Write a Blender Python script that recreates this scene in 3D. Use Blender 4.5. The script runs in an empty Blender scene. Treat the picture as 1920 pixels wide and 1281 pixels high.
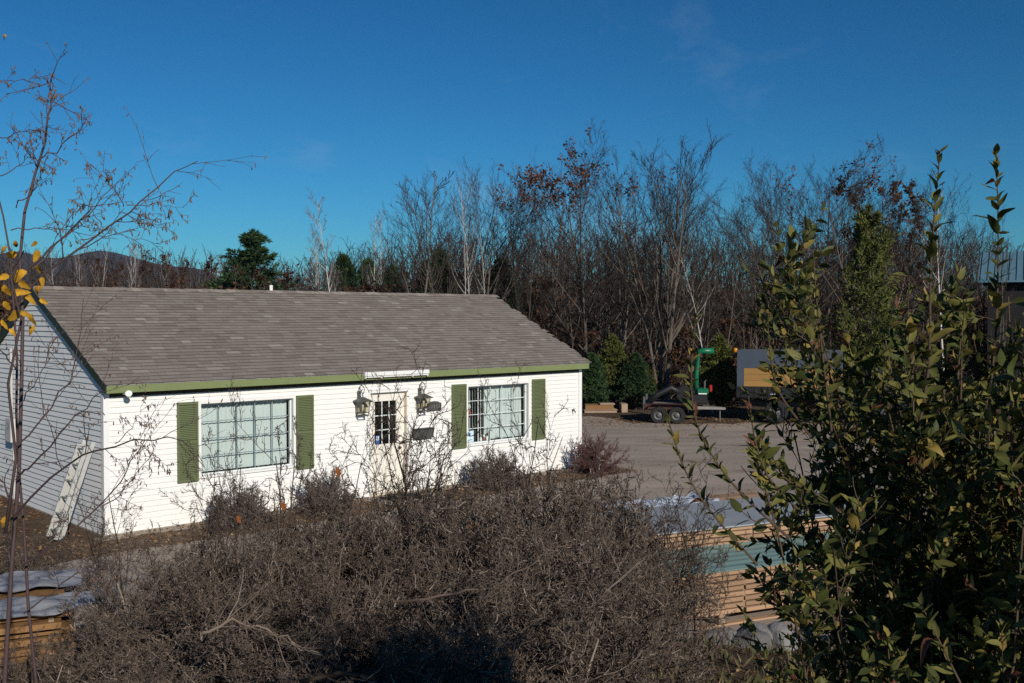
import bpy, bmesh, math, random
import numpy as np
from mathutils import Vector, Matrix

# ------------------------------------------------------------------ camera, sky, sun, exposure
SC = bpy.context.scene
COL = SC.collection
CAMZ = 3.874
cam_d = bpy.data.cameras.new('camera')
cam = bpy.data.objects.new('camera', cam_d); COL.objects.link(cam)
cam.location = (0, 0, CAMZ)
cam.rotation_euler = (math.pi / 2 - 0.0248, 0, 0)
cam_d.sensor_width = 36.0
cam_d.lens = 36.0 * 1915.5 / 1920.0
cam_d.clip_start = 0.05; cam_d.clip_end = 9000
SC.camera = cam

SUN_AZ = math.radians(27.0)      # to the right of straight behind the camera
SUN_EL = math.radians(24.0)
SUNV = Vector((math.sin(SUN_AZ) * math.cos(SUN_EL), -math.cos(SUN_AZ) * math.cos(SUN_EL), math.sin(SUN_EL)))
world = bpy.data.worlds.new('World'); SC.world = world; world.use_nodes = True
wn = world.node_tree; wn.nodes.clear()
w_out = wn.nodes.new('ShaderNodeOutputWorld'); w_bg = wn.nodes.new('ShaderNodeBackground')
w_sky = wn.nodes.new('ShaderNodeTexSky'); w_sky.sky_type = 'NISHITA'; w_sky.sun_disc = False
w_sky.sun_elevation = SUN_EL; w_sky.sun_rotation = math.atan2(SUNV.x, SUNV.y)
w_sky.altitude = 300; w_sky.air_density = 1.0; w_sky.dust_density = 0.15; w_sky.ozone_density = 3.0
w_pow = wn.nodes.new('ShaderNodeVectorMath'); w_pow.operation = 'POWER'; w_pow.inputs[1].default_value = (1.6, 1.3, 1.3); wn.links.new(w_sky.outputs[0], w_pow.inputs[0])
w_mul = wn.nodes.new('ShaderNodeVectorMath'); w_mul.operation = 'MULTIPLY'; w_mul.inputs[1].default_value = (0.058, 0.315, 0.43)   # clear, polarised autumn blue
wn.links.new(w_pow.outputs[0], w_mul.inputs[0])
w_tc = wn.nodes.new('ShaderNodeTexCoord'); w_mp = wn.nodes.new('ShaderNodeMapping'); w_mp.inputs['Scale'].default_value = (2.2, 1.2, 5.0); w_mp.inputs['Rotation'].default_value = (0.3, 0.5, 0.6)
w_nz = wn.nodes.new('ShaderNodeTexNoise'); w_nz.inputs['Scale'].default_value = 1.6; w_nz.inputs['Detail'].default_value = 7; w_nz.inputs['Roughness'].default_value = 0.62; w_nz.inputs['Distortion'].default_value = 0.6
w_mr = wn.nodes.new('ShaderNodeMapRange'); w_mr.inputs['From Min'].default_value = 0.56; w_mr.inputs['From Max'].default_value = 0.82; w_mr.inputs['To Max'].default_value = 0.16
w_mx = wn.nodes.new('ShaderNodeMix'); w_mx.data_type = 'RGBA'; w_mx.inputs['B'].default_value = (5.5, 6.2, 7.2, 1)     # thin cirrus wisps
wn.links.new(w_tc.outputs['Generated'], w_mp.inputs['Vector']); wn.links.new(w_mp.outputs[0], w_nz.inputs['Vector']); wn.links.new(w_nz.outputs['Fac'], w_mr.inputs['Value'])
wn.links.new(w_mr.outputs[0], w_mx.inputs['Factor']); wn.links.new(w_mul.outputs[0], w_mx.inputs['A']); wn.links.new(w_mx.outputs['Result'], w_bg.inputs['Color'])
w_bg.inputs['Strength'].default_value = 0.085
wn.links.new(w_bg.outputs[0], w_out.inputs['Surface'])

sun_d = bpy.data.lights.new('sun', 'SUN'); sun_d.energy = 4.1; sun_d.angle = math.radians(0.53)
sun_d.color = (1.0, 0.93, 0.82)
sun = bpy.data.objects.new('sun', sun_d); COL.objects.link(sun)
sun.rotation_euler = SUNV.to_track_quat('Z', 'Y').to_euler()
sun.location = SUNV * 50

vs = SC.view_settings
vs.view_transform = 'Standard'; vs.look = 'None'; vs.exposure = 0.0; vs.gamma = 1.0
vs.use_curve_mapping = False
SC.render.engine = 'CYCLES'
SC.cycles.use_denoising = False
SC.cycles.max_bounces = 6; SC.cycles.diffuse_bounces = 3; SC.cycles.glossy_bounces = 3
SC.cycles.transparent_max_bounces = 12; SC.cycles.transmission_bounces = 4
SC.cycles.caustics_reflective = False; SC.cycles.caustics_refractive = False

F = 1915.5; PITCH = 0.0248
def ray(px, py):
    X = (px - 960) / F; U = -(py - 640.5) / F
    c, s = math.cos(PITCH), math.sin(PITCH)
    return Vector((X, c + U * s, U * c - s))
def at(px, py, D):
    d = ray(px, py); return Vector((0, 0, CAMZ)) + d * (D / d.y)
def xat(px, D): return (px - 960) / F * D

# ------------------------------------------------------------------ materials
MATS = {}
def lin(r, g, b):
    return tuple((v / 255 / 12.92) if v / 255 <= 0.04045 else ((v / 255 + 0.055) / 1.055) ** 2.4 for v in (r, g, b))
def M(name, col, rough=0.8, var=0.0, vscale=4.0, bump=0.0, bscale=40.0, ramp=None, objrnd=0.0, metal=0.0,
      spec=0.3, trans=0.0, stretch=None, var2=0.0, v2scale=0.6, tint=None):
    if name in MATS: return MATS[name]
    m = bpy.data.materials.new(name); m.use_nodes = True; MATS[name] = m
    nt = m.node_tree; N = nt.nodes; Lk = nt.links
    b = N['Principled BSDF']; out = N['Material Output']
    b.inputs['Roughness'].default_value = rough; b.inputs['Metallic'].default_value = metal
    b.inputs['Specular IOR Level'].default_value = spec
    tc = N.new('ShaderNodeTexCoord'); vec = tc.outputs['Object']
    if stretch:
        mp = N.new('ShaderNodeMapping'); mp.inputs['Scale'].default_value = stretch
        Lk.new(vec, mp.inputs['Vector']); vec = mp.outputs[0]
    def rgb(c):
        n = N.new('ShaderNodeRGB'); n.outputs[0].default_value = (*c, 1); return n.outputs[0]
    cur = None
    if ramp:
        a = N.new('ShaderNodeAttribute'); a.attribute_name = 'rnd'
        cr = N.new('ShaderNodeValToRGB')
        els = cr.color_ramp.elements
        while len(els) < len(ramp): els.new(0.5)
        for e, (p, c) in zip(els, ramp): e.position = p; e.color = (*c, 1)
        Lk.new(a.outputs['Fac'], cr.inputs['Fac']); cur = cr.outputs['Color']
    else: cur = rgb(col)
    def mul(cur, fac_out, lo, hi):
        mr = N.new('ShaderNodeMapRange'); mr.inputs['To Min'].default_value = lo; mr.inputs['To Max'].default_value = hi
        Lk.new(fac_out, mr.inputs['Value'])
        mx = N.new('ShaderNodeVectorMath'); mx.operation = 'SCALE'
        Lk.new(cur, mx.inputs[0]); Lk.new(mr.outputs[0], mx.inputs['Scale']); return mx.outputs[0]
    def noise(scale, detail=5, rough_=0.6):
        n = N.new('ShaderNodeTexNoise'); n.inputs['Scale'].default_value = scale
        n.inputs['Detail'].default_value = detail; n.inputs['Roughness'].default_value = rough_
        Lk.new(vec, n.inputs['Vector']); return n.outputs['Fac']
    if var: cur = mul(cur, noise(vscale), 1 - var * 1.8, 1 + var * 1.8)
    if var2: cur = mul(cur, noise(v2scale, 3), 1 - var2 * 2, 1 + var2 * 2)
    if objrnd:
        oi = N.new('ShaderNodeObjectInfo'); cur = mul(cur, oi.outputs['Random'], 1 - objrnd, 1 + objrnd)
    if tint:
        mx = N.new('ShaderNodeMix'); mx.data_type = 'RGBA'
        nz = noise(tint[1], 4); mr = N.new('ShaderNodeMapRange')
        mr.inputs['From Min'].default_value = tint[2]; mr.inputs['From Max'].default_value = tint[2] + 0.12
        Lk.new(nz, mr.inputs['Value']); Lk.new(mr.outputs[0], mx.inputs['Factor'])
        Lk.new(cur, mx.inputs['A']); mx.inputs['B'].default_value = (*tint[0], 1); cur = mx.outputs['Result']
    Lk.new(cur, b.inputs['Base Color'])
    if bump:
        bp = N.new('ShaderNodeBump'); bp.inputs['Strength'].default_value = bump; bp.inputs['Distance'].default_value = 0.02
        Lk.new(noise(bscale, 6), bp.inputs['Height']); Lk.new(bp.outputs[0], b.inputs['Normal'])
    if trans:
        t = N.new('ShaderNodeBsdfTranslucent'); Lk.new(cur, t.inputs['Color'])
        mix = N.new('ShaderNodeMixShader'); mix.inputs[0].default_value = trans
        Lk.new(b.outputs[0], mix.inputs[1]); Lk.new(t.outputs[0], mix.inputs[2]); Lk.new(mix.outputs[0], out.inputs['Surface'])
    return m
def glass_mat(name, tint=(0.9, 0.95, 0.95), refl=0.12):
    m = bpy.data.materials.new(name); m.use_nodes = True; MATS[name] = m
    N = m.node_tree.nodes; Lk = m.node_tree.links; N.clear()
    o = N.new('ShaderNodeOutputMaterial'); t = N.new('ShaderNodeBsdfTransparent'); t.inputs[0].default_value = (*tint, 1)
    g = N.new('ShaderNodeBsdfGlossy'); g.inputs['Roughness'].default_value = 0.02
    fr = N.new('ShaderNodeFresnel'); fr.inputs['IOR'].default_value = 1.5
    ge = N.new('ShaderNodeNewGeometry'); s1 = N.new('ShaderNodeMath'); s1.operation = 'SUBTRACT'; s1.inputs[0].default_value = 1.0; Lk.new(ge.outputs['Backfacing'], s1.inputs[1])
    ml = N.new('ShaderNodeMath'); ml.operation = 'MULTIPLY'; Lk.new(fr.outputs[0], ml.inputs[0]); Lk.new(s1.outputs[0], ml.inputs[1])   # reflect on the entry face only
    mx = N.new('ShaderNodeMixShader'); Lk.new(ml.outputs[0], mx.inputs[0]); Lk.new(t.outputs[0], mx.inputs[1])
    Lk.new(g.outputs[0], mx.inputs[2]); Lk.new(mx.outputs[0], o.inputs['Surface']); return m

M('siding', (0.83, 0.82, 0.79), 0.55, 0.03, 3.0, var2=0.02, v2scale=0.5)
M('trim', (0.82, 0.81, 0.79), 0.5, 0.03, 8)
M('green_paint', lin(120, 131, 88), 0.6, 0.08, 6, 0.1, 60, objrnd=0.05)
M('shutter', lin(99, 108, 76), 0.6, 0.06, 10)
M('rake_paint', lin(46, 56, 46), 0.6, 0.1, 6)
M('olive_band', lin(62, 60, 46), 0.7, 0.08, 6)  # dark olive of the band below the fascia
M('gravel', (0.40, 0.34, 0.27), 0.95, 0.5, 22, 1.0, 45, spec=0.15, tint=((0.20, 0.15, 0.10), 14, 0.54))
M('mat', (0.02, 0.02, 0.02), 0.95, 0.2, 40)  # near-black of the flat slab on the door step
M('lantern_metal', (0.085, 0.085, 0.076), 0.5, 0.2, 30, spec=0.5)
M('muntin_shaded', (0.20, 0.27, 0.28), 0.5)  # shade on the left window's bars put into a darker colour
M('soffit', (0.32, 0.33, 0.28), 0.8)
M('shingle', (0.2, 0.2, 0.2), 0.95, 0.16, 60, 0.35, 300, spec=0.12,
  ramp=[(0.0, (0.194, 0.163, 0.141)), (0.45, (0.250, 0.214, 0.188)), (0.8, (0.280, 0.244, 0.216)), (0.93, (0.325, 0.288, 0.25)), (1.0, (0.35, 0.318, 0.28))], var2=0.06, v2scale=0.5)
M('concrete', (0.34, 0.30, 0.25), 0.95, 0.3, 12, 0.6, 40)
M('door_paint', (0.80, 0.76, 0.68), 0.5, 0.04, 5)
M('door_jamb', (0.66, 0.55, 0.42), 0.6, 0.06, 8)
M('room', (0.22, 0.21, 0.2), 0.9)
M('blind', (0.76, 0.78, 0.77), 0.7, 0.03, 3, trans=0.25)
M('muntin', (0.70, 0.74, 0.72), 0.5)
glass_mat('glass', (0.95, 0.985, 0.98))
glass_mat('lantern_glass', (0.88, 0.86, 0.78))
M('black_metal', (0.035, 0.036, 0.034), 0.5, 0.2, 30, spec=0.5)
M('plaque', (0.07, 0.072, 0.066), 0.5, 0.3, 40, 0.3, 60)
M('relief', (0.26, 0.26, 0.23), 0.6)
M('aluminium', (0.60, 0.59, 0.55), 0.42, 0.12, 10, metal=0.35, spec=0.5)
M('rung', (0.30, 0.33, 0.31), 0.5, 0.1, 10, metal=0.5)
M('grey_box', (0.52, 0.52, 0.50), 0.6, 0.05, 6)
M('white_plastic', (0.80, 0.80, 0.78), 0.4)
M('sticker_blue', (0.05, 0.12, 0.45), 0.5)
M('paper_blue', (0.60, 0.74, 0.82), 0.6)
M('red_paint', (0.36, 0.02, 0.02), 0.45)
M('ornament_red', (0.35, 0.08, 0.06), 0.5)
M('asphalt', (0.37, 0.305, 0.25), 0.95, 0.22, 1.1, 0.6, 55, var2=0.2, v2scale=0.25, spec=0.2, tint=((0.25, 0.19, 0.14), 0.8, 0.57), stretch=(0.45, 1.3, 1))
M('soil', (0.11, 0.075, 0.05), 0.98, 0.30, 3.0, 0.9, 18, var2=0.18, v2scale=0.35, spec=0.1, tint=((0.16, 0.115, 0.075), 1.5, 0.56))
M('mulch', (0.15, 0.105, 0.07), 0.98, 0.35, 14, 1.0, 30, spec=0.1, tint=((0.33, 0.28, 0.22), 9, 0.56))
M('leaf_litter', (0.2, 0.1, 0.05), 0.9, ramp=[(0, (0.10, 0.05, 0.025)), (0.4, (0.20, 0.10, 0.045)), (0.75, (0.27, 0.16, 0.075)), (1, (0.34, 0.25, 0.15))], trans=0.1)
M('bark_grey', (0.115, 0.097, 0.083), 0.95, 0.25, 6, 0.5, 25, objrnd=0.35, spec=0.1)
M('bark_pale', (0.13, 0.108, 0.088), 0.95, 0.2, 5, 0.4, 25, objrnd=0.1, spec=0.1)
M('bark_birch', (0.48, 0.45, 0.41), 0.8, 0.22, 5, 0.3, 30, spec=0.2, tint=((0.07, 0.06, 0.055), 4.0, 0.66), stretch=(1, 1, 3))
M('twig_far', (0.1, 0.1, 0.1), 0.95, ramp=[(0, (0.024, 0.018, 0.016)), (0.5, (0.050, 0.038, 0.033)), (1, (0.095, 0.075, 0.066))], objrnd=0.35, spec=0.1)
M('twig_birch', (0.1, 0.1, 0.1), 0.9, ramp=[(0, (0.10, 0.085, 0.085)), (0.6, (0.19, 0.165, 0.165)), (1, (0.32, 0.29, 0.28))], spec=0.15)
M('twig_near', (0.1, 0.1, 0.1), 0.9, 0.15, 25, ramp=[(0, (0.038, 0.027, 0.021)), (0.45, (0.104, 0.076, 0.059)), (0.8, (0.205, 0.158, 0.126)), (1, (0.35, 0.285, 0.235))], spec=0.2)
M('twig_dark', (0.1, 0.1, 0.1), 0.9, 0.15, 25, ramp=[(0, (0.03, 0.022, 0.018)), (0.6, (0.07, 0.052, 0.042)), (1, (0.14, 0.11, 0.09))], spec=0.2)
M('twig_ball', (0.1, 0.1, 0.1), 0.9, ramp=[(0, (0.07, 0.052, 0.046)), (0.5, (0.15, 0.115, 0.10)), (1, (0.25, 0.205, 0.18))], spec=0.15)
M('twig_red', (0.1, 0.1, 0.1), 0.9, ramp=[(0, (0.07, 0.035, 0.035)), (0.5, (0.13, 0.06, 0.058)), (1, (0.19, 0.12, 0.11))], spec=0.15)
M('birch_young', (0.085, 0.055, 0.055), 0.7, 0.2, 10, spec=0.3, objrnd=0.2)
M('catkin', (0.13, 0.085, 0.06), 0.9, 0.2, 30, objrnd=0.3)
M('shingle_edge', (0.045, 0.04, 0.037), 0.95)
M('oak_leaf', (0.2, 0.08, 0.04), 0.85, ramp=[(0, (0.06, 0.026, 0.018)), (0.5, (0.13, 0.052, 0.03)), (0.8, (0.20, 0.075, 0.036)), (1, (0.26, 0.12, 0.055))], trans=0.25, spec=0.15)
M('beech_leaf', (0.2, 0.08, 0.04), 0.9, ramp=[(0, (0.035, 0.02, 0.014)), (0.6, (0.085, 0.042, 0.026)), (1, (0.15, 0.075, 0.042))], trans=0.2, spec=0.1)
M('yellow_leaf', (0.62, 0.33, 0.03), 0.7, 0.3, 3, trans=0.35, spec=0.2, objrnd=0.35, tint=((0.30, 0.10, 0.02), 2.2, 0.62))
M('orange_leaf', (0.30, 0.10, 0.03), 0.8, 0.2, 20, trans=0.3, spec=0.2)
M('privet_leaf', (0.1, 0.15, 0.03), 0.58, 0.2, 3, ramp=[(0, (0.030, 0.040, 0.011)), (0.42, (0.075, 0.088, 0.023)), (0.72, (0.185, 0.175, 0.048)), (0.92, (0.30, 0.21, 0.052)), (1, (0.15, 0.06, 0.035))], trans=0.2, spec=0.25)
M('privet_stem', (0.085, 0.06, 0.04), 0.8, 0.2, 20, spec=0.2)
M('needle_dark', (0.03, 0.06, 0.02), 0.7, ramp=[(0, (0.014, 0.034, 0.014)), (0.6, (0.03, 0.062, 0.022)), (1, (0.055, 0.10, 0.03))], spec=0.25, objrnd=0.25)
M('needle_olive', (0.05, 0.07, 0.02), 0.7, ramp=[(0, (0.045, 0.055, 0.011)), (0.6, (0.085, 0.098, 0.020)), (1, (0.145, 0.155, 0.036))], spec=0.25)
M('lumber', (0.37, 0.235, 0.145), 0.8, 0.12, 6, 0.15, 20, stretch=(0.6, 8, 14), objrnd=0.22, spec=0.2)
M('lumber_aged', (0.22, 0.12, 0.052), 0.85, 0.2, 5, 0.15, 20, stretch=(0.6, 8, 14), objrnd=0.3, spec=0.2)
M('pallet_wood', (0.30, 0.22, 0.16), 0.9, 0.2, 6, stretch=(1, 6, 6), objrnd=0.2)
M('green_sheet', (0.17, 0.265, 0.245), 0.5, 0.08, 2, spec=0.4, tint=((0.24, 0.27, 0.25), 2.5, 0.62))
M('grey_sheet', (0.33, 0.35, 0.37), 0.55, 0.12, 2.5, spec=0.4, tint=((0.42, 0.38, 0.33), 2, 0.6))
M('silver_sheet', (0.30, 0.31, 0.34), 0.40, 0.25, 6, 0.9, 7, metal=0.2, spec=0.6)
M('white_wrap', (0.45, 0.50, 0.58), 0.35, 0.1, 5, 0.4, 9, spec=0.6)
M('stone', (0.19, 0.185, 0.18), 0.95, 0.3, 5, 0.8, 22, objrnd=0.3, spec=0.15, tint=((0.28, 0.26, 0.23), 3, 0.6))
M('machine_green', (0.004, 0.13, 0.060), 0.4, 0.08, 5, spec=0.5)
M('trailer_paint', (0.06, 0.025, 0.022), 0.6, 0.3, 8)
M('trailer_deck', (0.22, 0.20, 0.18), 0.8, 0.2, 6)
M('tyre', (0.022, 0.022, 0.022), 0.85, 0.2, 20, 0.3, 60)
M('rim', (0.13, 0.13, 0.13), 0.5, metal=0.4)
M('truck_grey', (0.055, 0.072, 0.10), 0.55, 0.12, 2, tint=((0.10, 0.10, 0.105), 3, 0.63))
M('truck_black', (0.014, 0.014, 0.016), 0.5, spec=0.4)
M('truck_wood', (0.33, 0.18, 0.055), 0.7, 0.12, 6, stretch=(1, 5, 9), objrnd=0.15)
M('amber', (0.60, 0.24, 0.02), 0.35)
M('barn_roof', (0.10, 0.20, 0.26), 0.45, 0.05, 2, spec=0.5)
M('barn_wall', (0.016, 0.015, 0.016), 0.9, 0.1, 3)
M('forest_hill', (0.055, 0.05, 0.068), 1.0, 0.25, 0.02, 0.0, spec=0.0)
M('far_wood', (0.06, 0.05, 0.045), 1.0, ramp=[(0, (0.025, 0.020, 0.018)), (0.6, (0.05, 0.038, 0.034)), (1, (0.10, 0.082, 0.075))], spec=0.05)
M('moss', (0.07, 0.08, 0.03), 0.95, 0.3, 10)
M('grass', (0.1, 0.1, 0.03), 0.9, ramp=[(0, (0.05, 0.055, 0.02)), (0.6, (0.13, 0.11, 0.05)), (1, (0.22, 0.18, 0.10))], trans=0.2)

# ------------------------------------------------------------------ mesh helpers
def tag(o, label=None, cat=None, group=None, kind=None):
    if label: o['label'] = label
    if cat: o['category'] = cat
    if group: o['group'] = group
    if kind: o['kind'] = kind
    return o
def empty(name, loc=(0, 0, 0), rz=0.0, label=None, cat=None, group=None):
    o = bpy.data.objects.new(name, None); COL.objects.link(o); o.location = loc; o.rotation_euler = (0, 0, rz)
    o.empty_display_size = 0.2
    return tag(o, label, cat, group)
def link(name, me, parent=None, loc=None, rot=None, scale=None):
    o = bpy.data.objects.new(name, me); COL.objects.link(o)
    if parent: o.parent = parent
    if loc is not None: o.location = loc
    if rot is not None: o.rotation_euler = rot
    if scale is not None: o.scale = scale
    return o
class MB:
    def __init__(s): s.v = []; s.f = []; s.mi = []; s.cur = 0
    def raw(s, v, f):
        b = len(s.v); s.v += [tuple(p) for p in v]; s.f += [tuple(i + b for i in q) for q in f]; s.mi += [s.cur] * len(f); return s
    def hexa(s, p):       # p: 4 bottom (ccw) + 4 top
        return s.raw(p, [(3, 2, 1, 0), (4, 5, 6, 7), (0, 1, 5, 4), (1, 2, 6, 5), (2, 3, 7, 6), (3, 0, 4, 7)])
    def box(s, x0, x1, y0, y1, z0, z1, m=None):
        p = [(x0, y0, z0), (x1, y0, z0), (x1, y1, z0), (x0, y1, z0), (x0, y0, z1), (x1, y0, z1), (x1, y1, z1), (x0, y1, z1)]
        if m is not None: p = [m @ Vector(q) for q in p]
        return s.hexa(p)
    def bbox(s, x0, x1, y0, y1, z0, z1, r=0.01):   # box with chamfered edges
        bm = bmesh.new(); bmesh.ops.create_cube(bm, size=1)
        for v in bm.verts:
            v.co = Vector((x0 + (v.co.x + .5) * (x1 - x0), y0 + (v.co.y + .5) * (y1 - y0), z0 + (v.co.z + .5) * (z1 - z0)))
        bmesh.ops.bevel(bm, geom=list(bm.edges), offset=r, segments=1, affect='EDGES')
        bm.verts.index_update()
        s.raw([v.co[:] for v in bm.verts], [[v.index for v in f.verts] for f in bm.faces]); bm.free(); return s
    def tube(s, pts, rad, k=8, caps=True):
        pts = [Vector(p) for p in pts]; n = len(pts)
        if not hasattr(rad, '__len__'): rad = [rad] * n
        vs_ = []
        for i, p in enumerate(pts):
            t = (pts[min(i + 1, n - 1)] - pts[max(i - 1, 0)]).normalized()
            r = Vector((0, 0, 1)) if abs(t.z) < 0.9 else Vector((1, 0, 0))
            a = t.cross(r).normalized(); b = t.cross(a)
            for j in range(k):
                w = 2 * math.pi * j / k; vs_.append(p + (a * math.cos(w) + b * math.sin(w)) * rad[i])
        fs = [(i * k + j, i * k + (j + 1) % k, (i + 1) * k + (j + 1) % k, (i + 1) * k + j) for i in range(n - 1) for j in range(k)]
        if caps: fs += [tuple(range(k))[::-1], tuple((n - 1) * k + j for j in range(k))]
        return s.raw(vs_, fs)
    def lathe(s, prof, k=16, axis='Z', c=(0, 0, 0)):
        vs_ = []
        for (r, z) in prof:
            for j in range(k):
                w = 2 * math.pi * j / k; x, y = r * math.cos(w), r * math.sin(w)
                q = (x, y, z) if axis == 'Z' else ((x, z, y) if axis == 'Y' else (z, x, y))
                vs_.append((q[0] + c[0], q[1] + c[1], q[2] + c[2]))
        n = len(prof)
        return s.raw(vs_, [(i * k + j, i * k + (j + 1) % k, (i + 1) * k + (j + 1) % k, (i + 1) * k + j) for i in range(n - 1) for j in range(k)])
    def prism(s, poly, y0, y1):     # polygon in xz extruded along y
        n = len(poly)
        v = [(x, y0, z) for x, z in poly] + [(x, y1, z) for x, z in poly]
        return s.raw(v, [tuple(range(n)), tuple(range(2 * n - 1, n - 1, -1))] + [(i, i + n, (i + 1) % n + n, (i + 1) % n) for i in range(n)])
    def mesh(s, name, *mats):
        me = bpy.data.meshes.new(name); me.from_pydata(s.v, [], s.f)
        for m in mats: me.materials.append(MATS[m])
        if len(mats) > 1: me.polygons.foreach_set('material_index', s.mi)
        bm = bmesh.new(); bm.from_mesh(me); bmesh.ops.recalc_face_normals(bm, faces=bm.faces); bm.to_mesh(me); bm.free()
        return me
    def build(s, name, mats, parent=None, smooth=False, **kw):
        if isinstance(mats, str): mats = (mats,)
        me = s.mesh(name, *mats)
        if smooth: me.polygons.foreach_set('use_smooth', [True] * len(me.polygons))
        return link(name, me, parent, **kw)

def np_mesh(name, V, Q, mats, rnd=None, midx=None, smooth=False, flat=False):
    me = bpy.data.meshes.new(name); V = np.ascontiguousarray(V, dtype=np.float32); Q = np.ascontiguousarray(Q, dtype=np.int32)
    nv, nf = len(V), len(Q); k = Q.shape[1]
    me.vertices.add(nv); me.vertices.foreach_set('co', V.ravel())
    me.loops.add(nf * k); me.loops.foreach_set('vertex_index', Q.ravel())
    me.polygons.add(nf); me.polygons.foreach_set('loop_start', np.arange(nf, dtype=np.int32) * k)
    for m in mats: me.materials.append(MATS[m])
    if midx is not None: me.polygons.foreach_set('material_index', np.ascontiguousarray(midx, dtype=np.int32))
    me.polygons.foreach_set('use_smooth', np.full(nf, not flat))
    if rnd is not None:
        a = me.attributes.new('rnd', 'FLOAT', 'POINT'); a.data.foreach_set('value', np.ascontiguousarray(rnd, dtype=np.float32))
    me.update(calc_edges=True); me.validate(); return me
def nrm(a): return a / np.maximum(np.linalg.norm(a, axis=-1, keepdims=True), 1e-9)
def tubes(polys, k, rng):
    """polys: list of (pts[m,n,3], rad[m,n]) -> verts, quads, rnd"""
    Vs, Qs, Rs, off = [], [], [], 0
    for pts, rad in polys:
        m, n, _ = pts.shape
        if m == 0: continue
        t = np.empty_like(pts); t[:, 1:-1] = pts[:, 2:] - pts[:, :-2]; t[:, 0] = pts[:, 1] - pts[:, 0]; t[:, -1] = pts[:, -1] - pts[:, -2]
        t = nrm(t); ref = np.where(np.abs(t[..., 2:3]) < 0.9, np.array([0, 0, 1.0]), np.array([1.0, 0, 0]))
        a = nrm(np.cross(t, ref)); b = np.cross(t, a)
        w = np.arange(k) * 2 * np.pi / k
        ring = pts[:, :, None, :] + rad[:, :, None, None] * (a[:, :, None, :] * np.cos(w)[None, None, :, None] + b[:, :, None, :] * np.sin(w)[None, None, :, None])
        Vs.append(ring.reshape(-1, 3))
        base = off + (np.arange(m)[:, None, None] * n + np.arange(n - 1)[None, :, None]) * k
        j = np.arange(k)[None, None, :]; j2 = (j + 1) % k
        Qs.append(np.stack([base + j, base + j2, base + k + j2, base + k + j], -1).reshape(-1, 4))
        Rs.append(np.repeat(np.clip(rng.normal(0.5, 0.25, m), 0, 1), n * k)); off += m * n * k
    return np.concatenate(Vs), np.concatenate(Qs), np.concatenate(Rs)
def perp(T, rng):
    r = nrm(rng.normal(size=T.shape)); return nrm(r - T * np.sum(r * T, -1, keepdims=True))
def grow(rng, P, D, L, R, spec):
    out = []
    P, D, L, R = [np.asarray(q, dtype=float) for q in (P, D, L, R)]
    for lv, s in enumerate(spec):
        n = s['n']; m = len(P); pts = np.empty((m, n, 3)); pts[:, 0] = P; d = nrm(D)
        for i in range(1, n):
            d = nrm(d + rng.normal(0, s['w'], (m, 3)) + np.array([0, 0, s.get('up', 0)]))
            pts[:, i] = pts[:, i - 1] + d * (L / (n - 1))[:, None]
        rad = R[:, None] * np.linspace(1, s.get('tip', 0.35), n)[None, :]
        out.append((pts, rad))
        if lv + 1 == len(spec): break
        c = spec[lv + 1]; P, D, L, R = kids(rng, pts, rad, L, c)
    return out
def kids(rng, pts, rad, L, c):
    m, n, _ = pts.shape; k = c['kids']
    t = c.get('t0', 0.2) + (c.get('t1', 1.0) - c.get('t0', 0.2)) * (np.arange(k)[None, :] + rng.uniform(0, 1, (m, k))) / k
    x = np.clip(t * (n - 1), 0, n - 1.001); i = x.astype(int); f = (x - i)[..., None]
    mi = np.arange(m)[:, None]
    p = pts[mi, i] * (1 - f) + pts[mi, i + 1] * f; T = nrm(pts[mi, i + 1] - pts[mi, i])
    r = rad[mi, i] * (1 - f[..., 0]) + rad[mi, i + 1] * f[..., 0]
    ang = np.radians(rng.normal(c['ang'], c.get('av', 10), (m, k)))[..., None]
    d = T * np.cos(ang) + perp(T, rng) * np.sin(ang)
    prof = (0.30 + 0.62 * np.sin(np.pi * np.clip((t - c.get('t0', 0.2)) / (1 - c.get('t0', 0.2)) * 0.80 + 0.16, 0, 1))) if c.get('rnd') else (1 - c.get('fall', 0.5) * t)
    l = L[:, None] * c['lr'] * prof * rng.uniform(0.55, 1.25, (m, k)) if not c.get('rnd') else L[:, None] * c['lr'] * prof * rng.uniform(0.75, 1.1, (m, k))
    rr = np.maximum(r * c['rr'], c.get('rmin', 0.0))
    keep = rng.uniform(0, 1, (m, k)) < c.get('keep', 1.0)
    return p[keep], d[keep], l[keep], rr[keep]

LEAF_T = np.array([[0, 0, 0], [.28, .20, .03], [.28, -.20, .03], [.30, 0, -.01], [.66, .17, .0], [.66, -.17, .0], [.68, 0, -.035], [1, 0, -.12]])
LEAF_Q = np.array([[0, 3, 1, 1], [0, 2, 3, 3], [1, 3, 6, 4], [3, 2, 5, 6], [4, 6, 7, 7], [6, 5, 7, 7]])
DIA_T = np.array([[0, 0, 0], [.5, .32, .08], [1, 0, 0], [.5, -.32, -.04]]); DIA_Q = np.array([[0, 3, 2, 1]])
def leaves(P, X, S, rng, T=DIA_T, Q=DIA_Q, Nrm=None, width=1.0):
    X = nrm(X); m = len(P)
    Y = nrm(np.cross(Nrm, X)) if Nrm is not None else perp(X, rng)
    Z = np.cross(X, Y); S = np.broadcast_to(np.asarray(S, dtype=float), (m,))
    V = P[:, None, :] + S[:, None, None] * (T[None, :, 0:1] * X[:, None] + width * T[None, :, 1:2] * Y[:, None] + T[None, :, 2:3] * Z[:, None])
    QQ = np.arange(m)[:, None, None] * len(T) + Q[None]
    return V.reshape(-1, 3), QQ.reshape(-1, 4), np.repeat(rng.uniform(0, 1, m), len(T))
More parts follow.
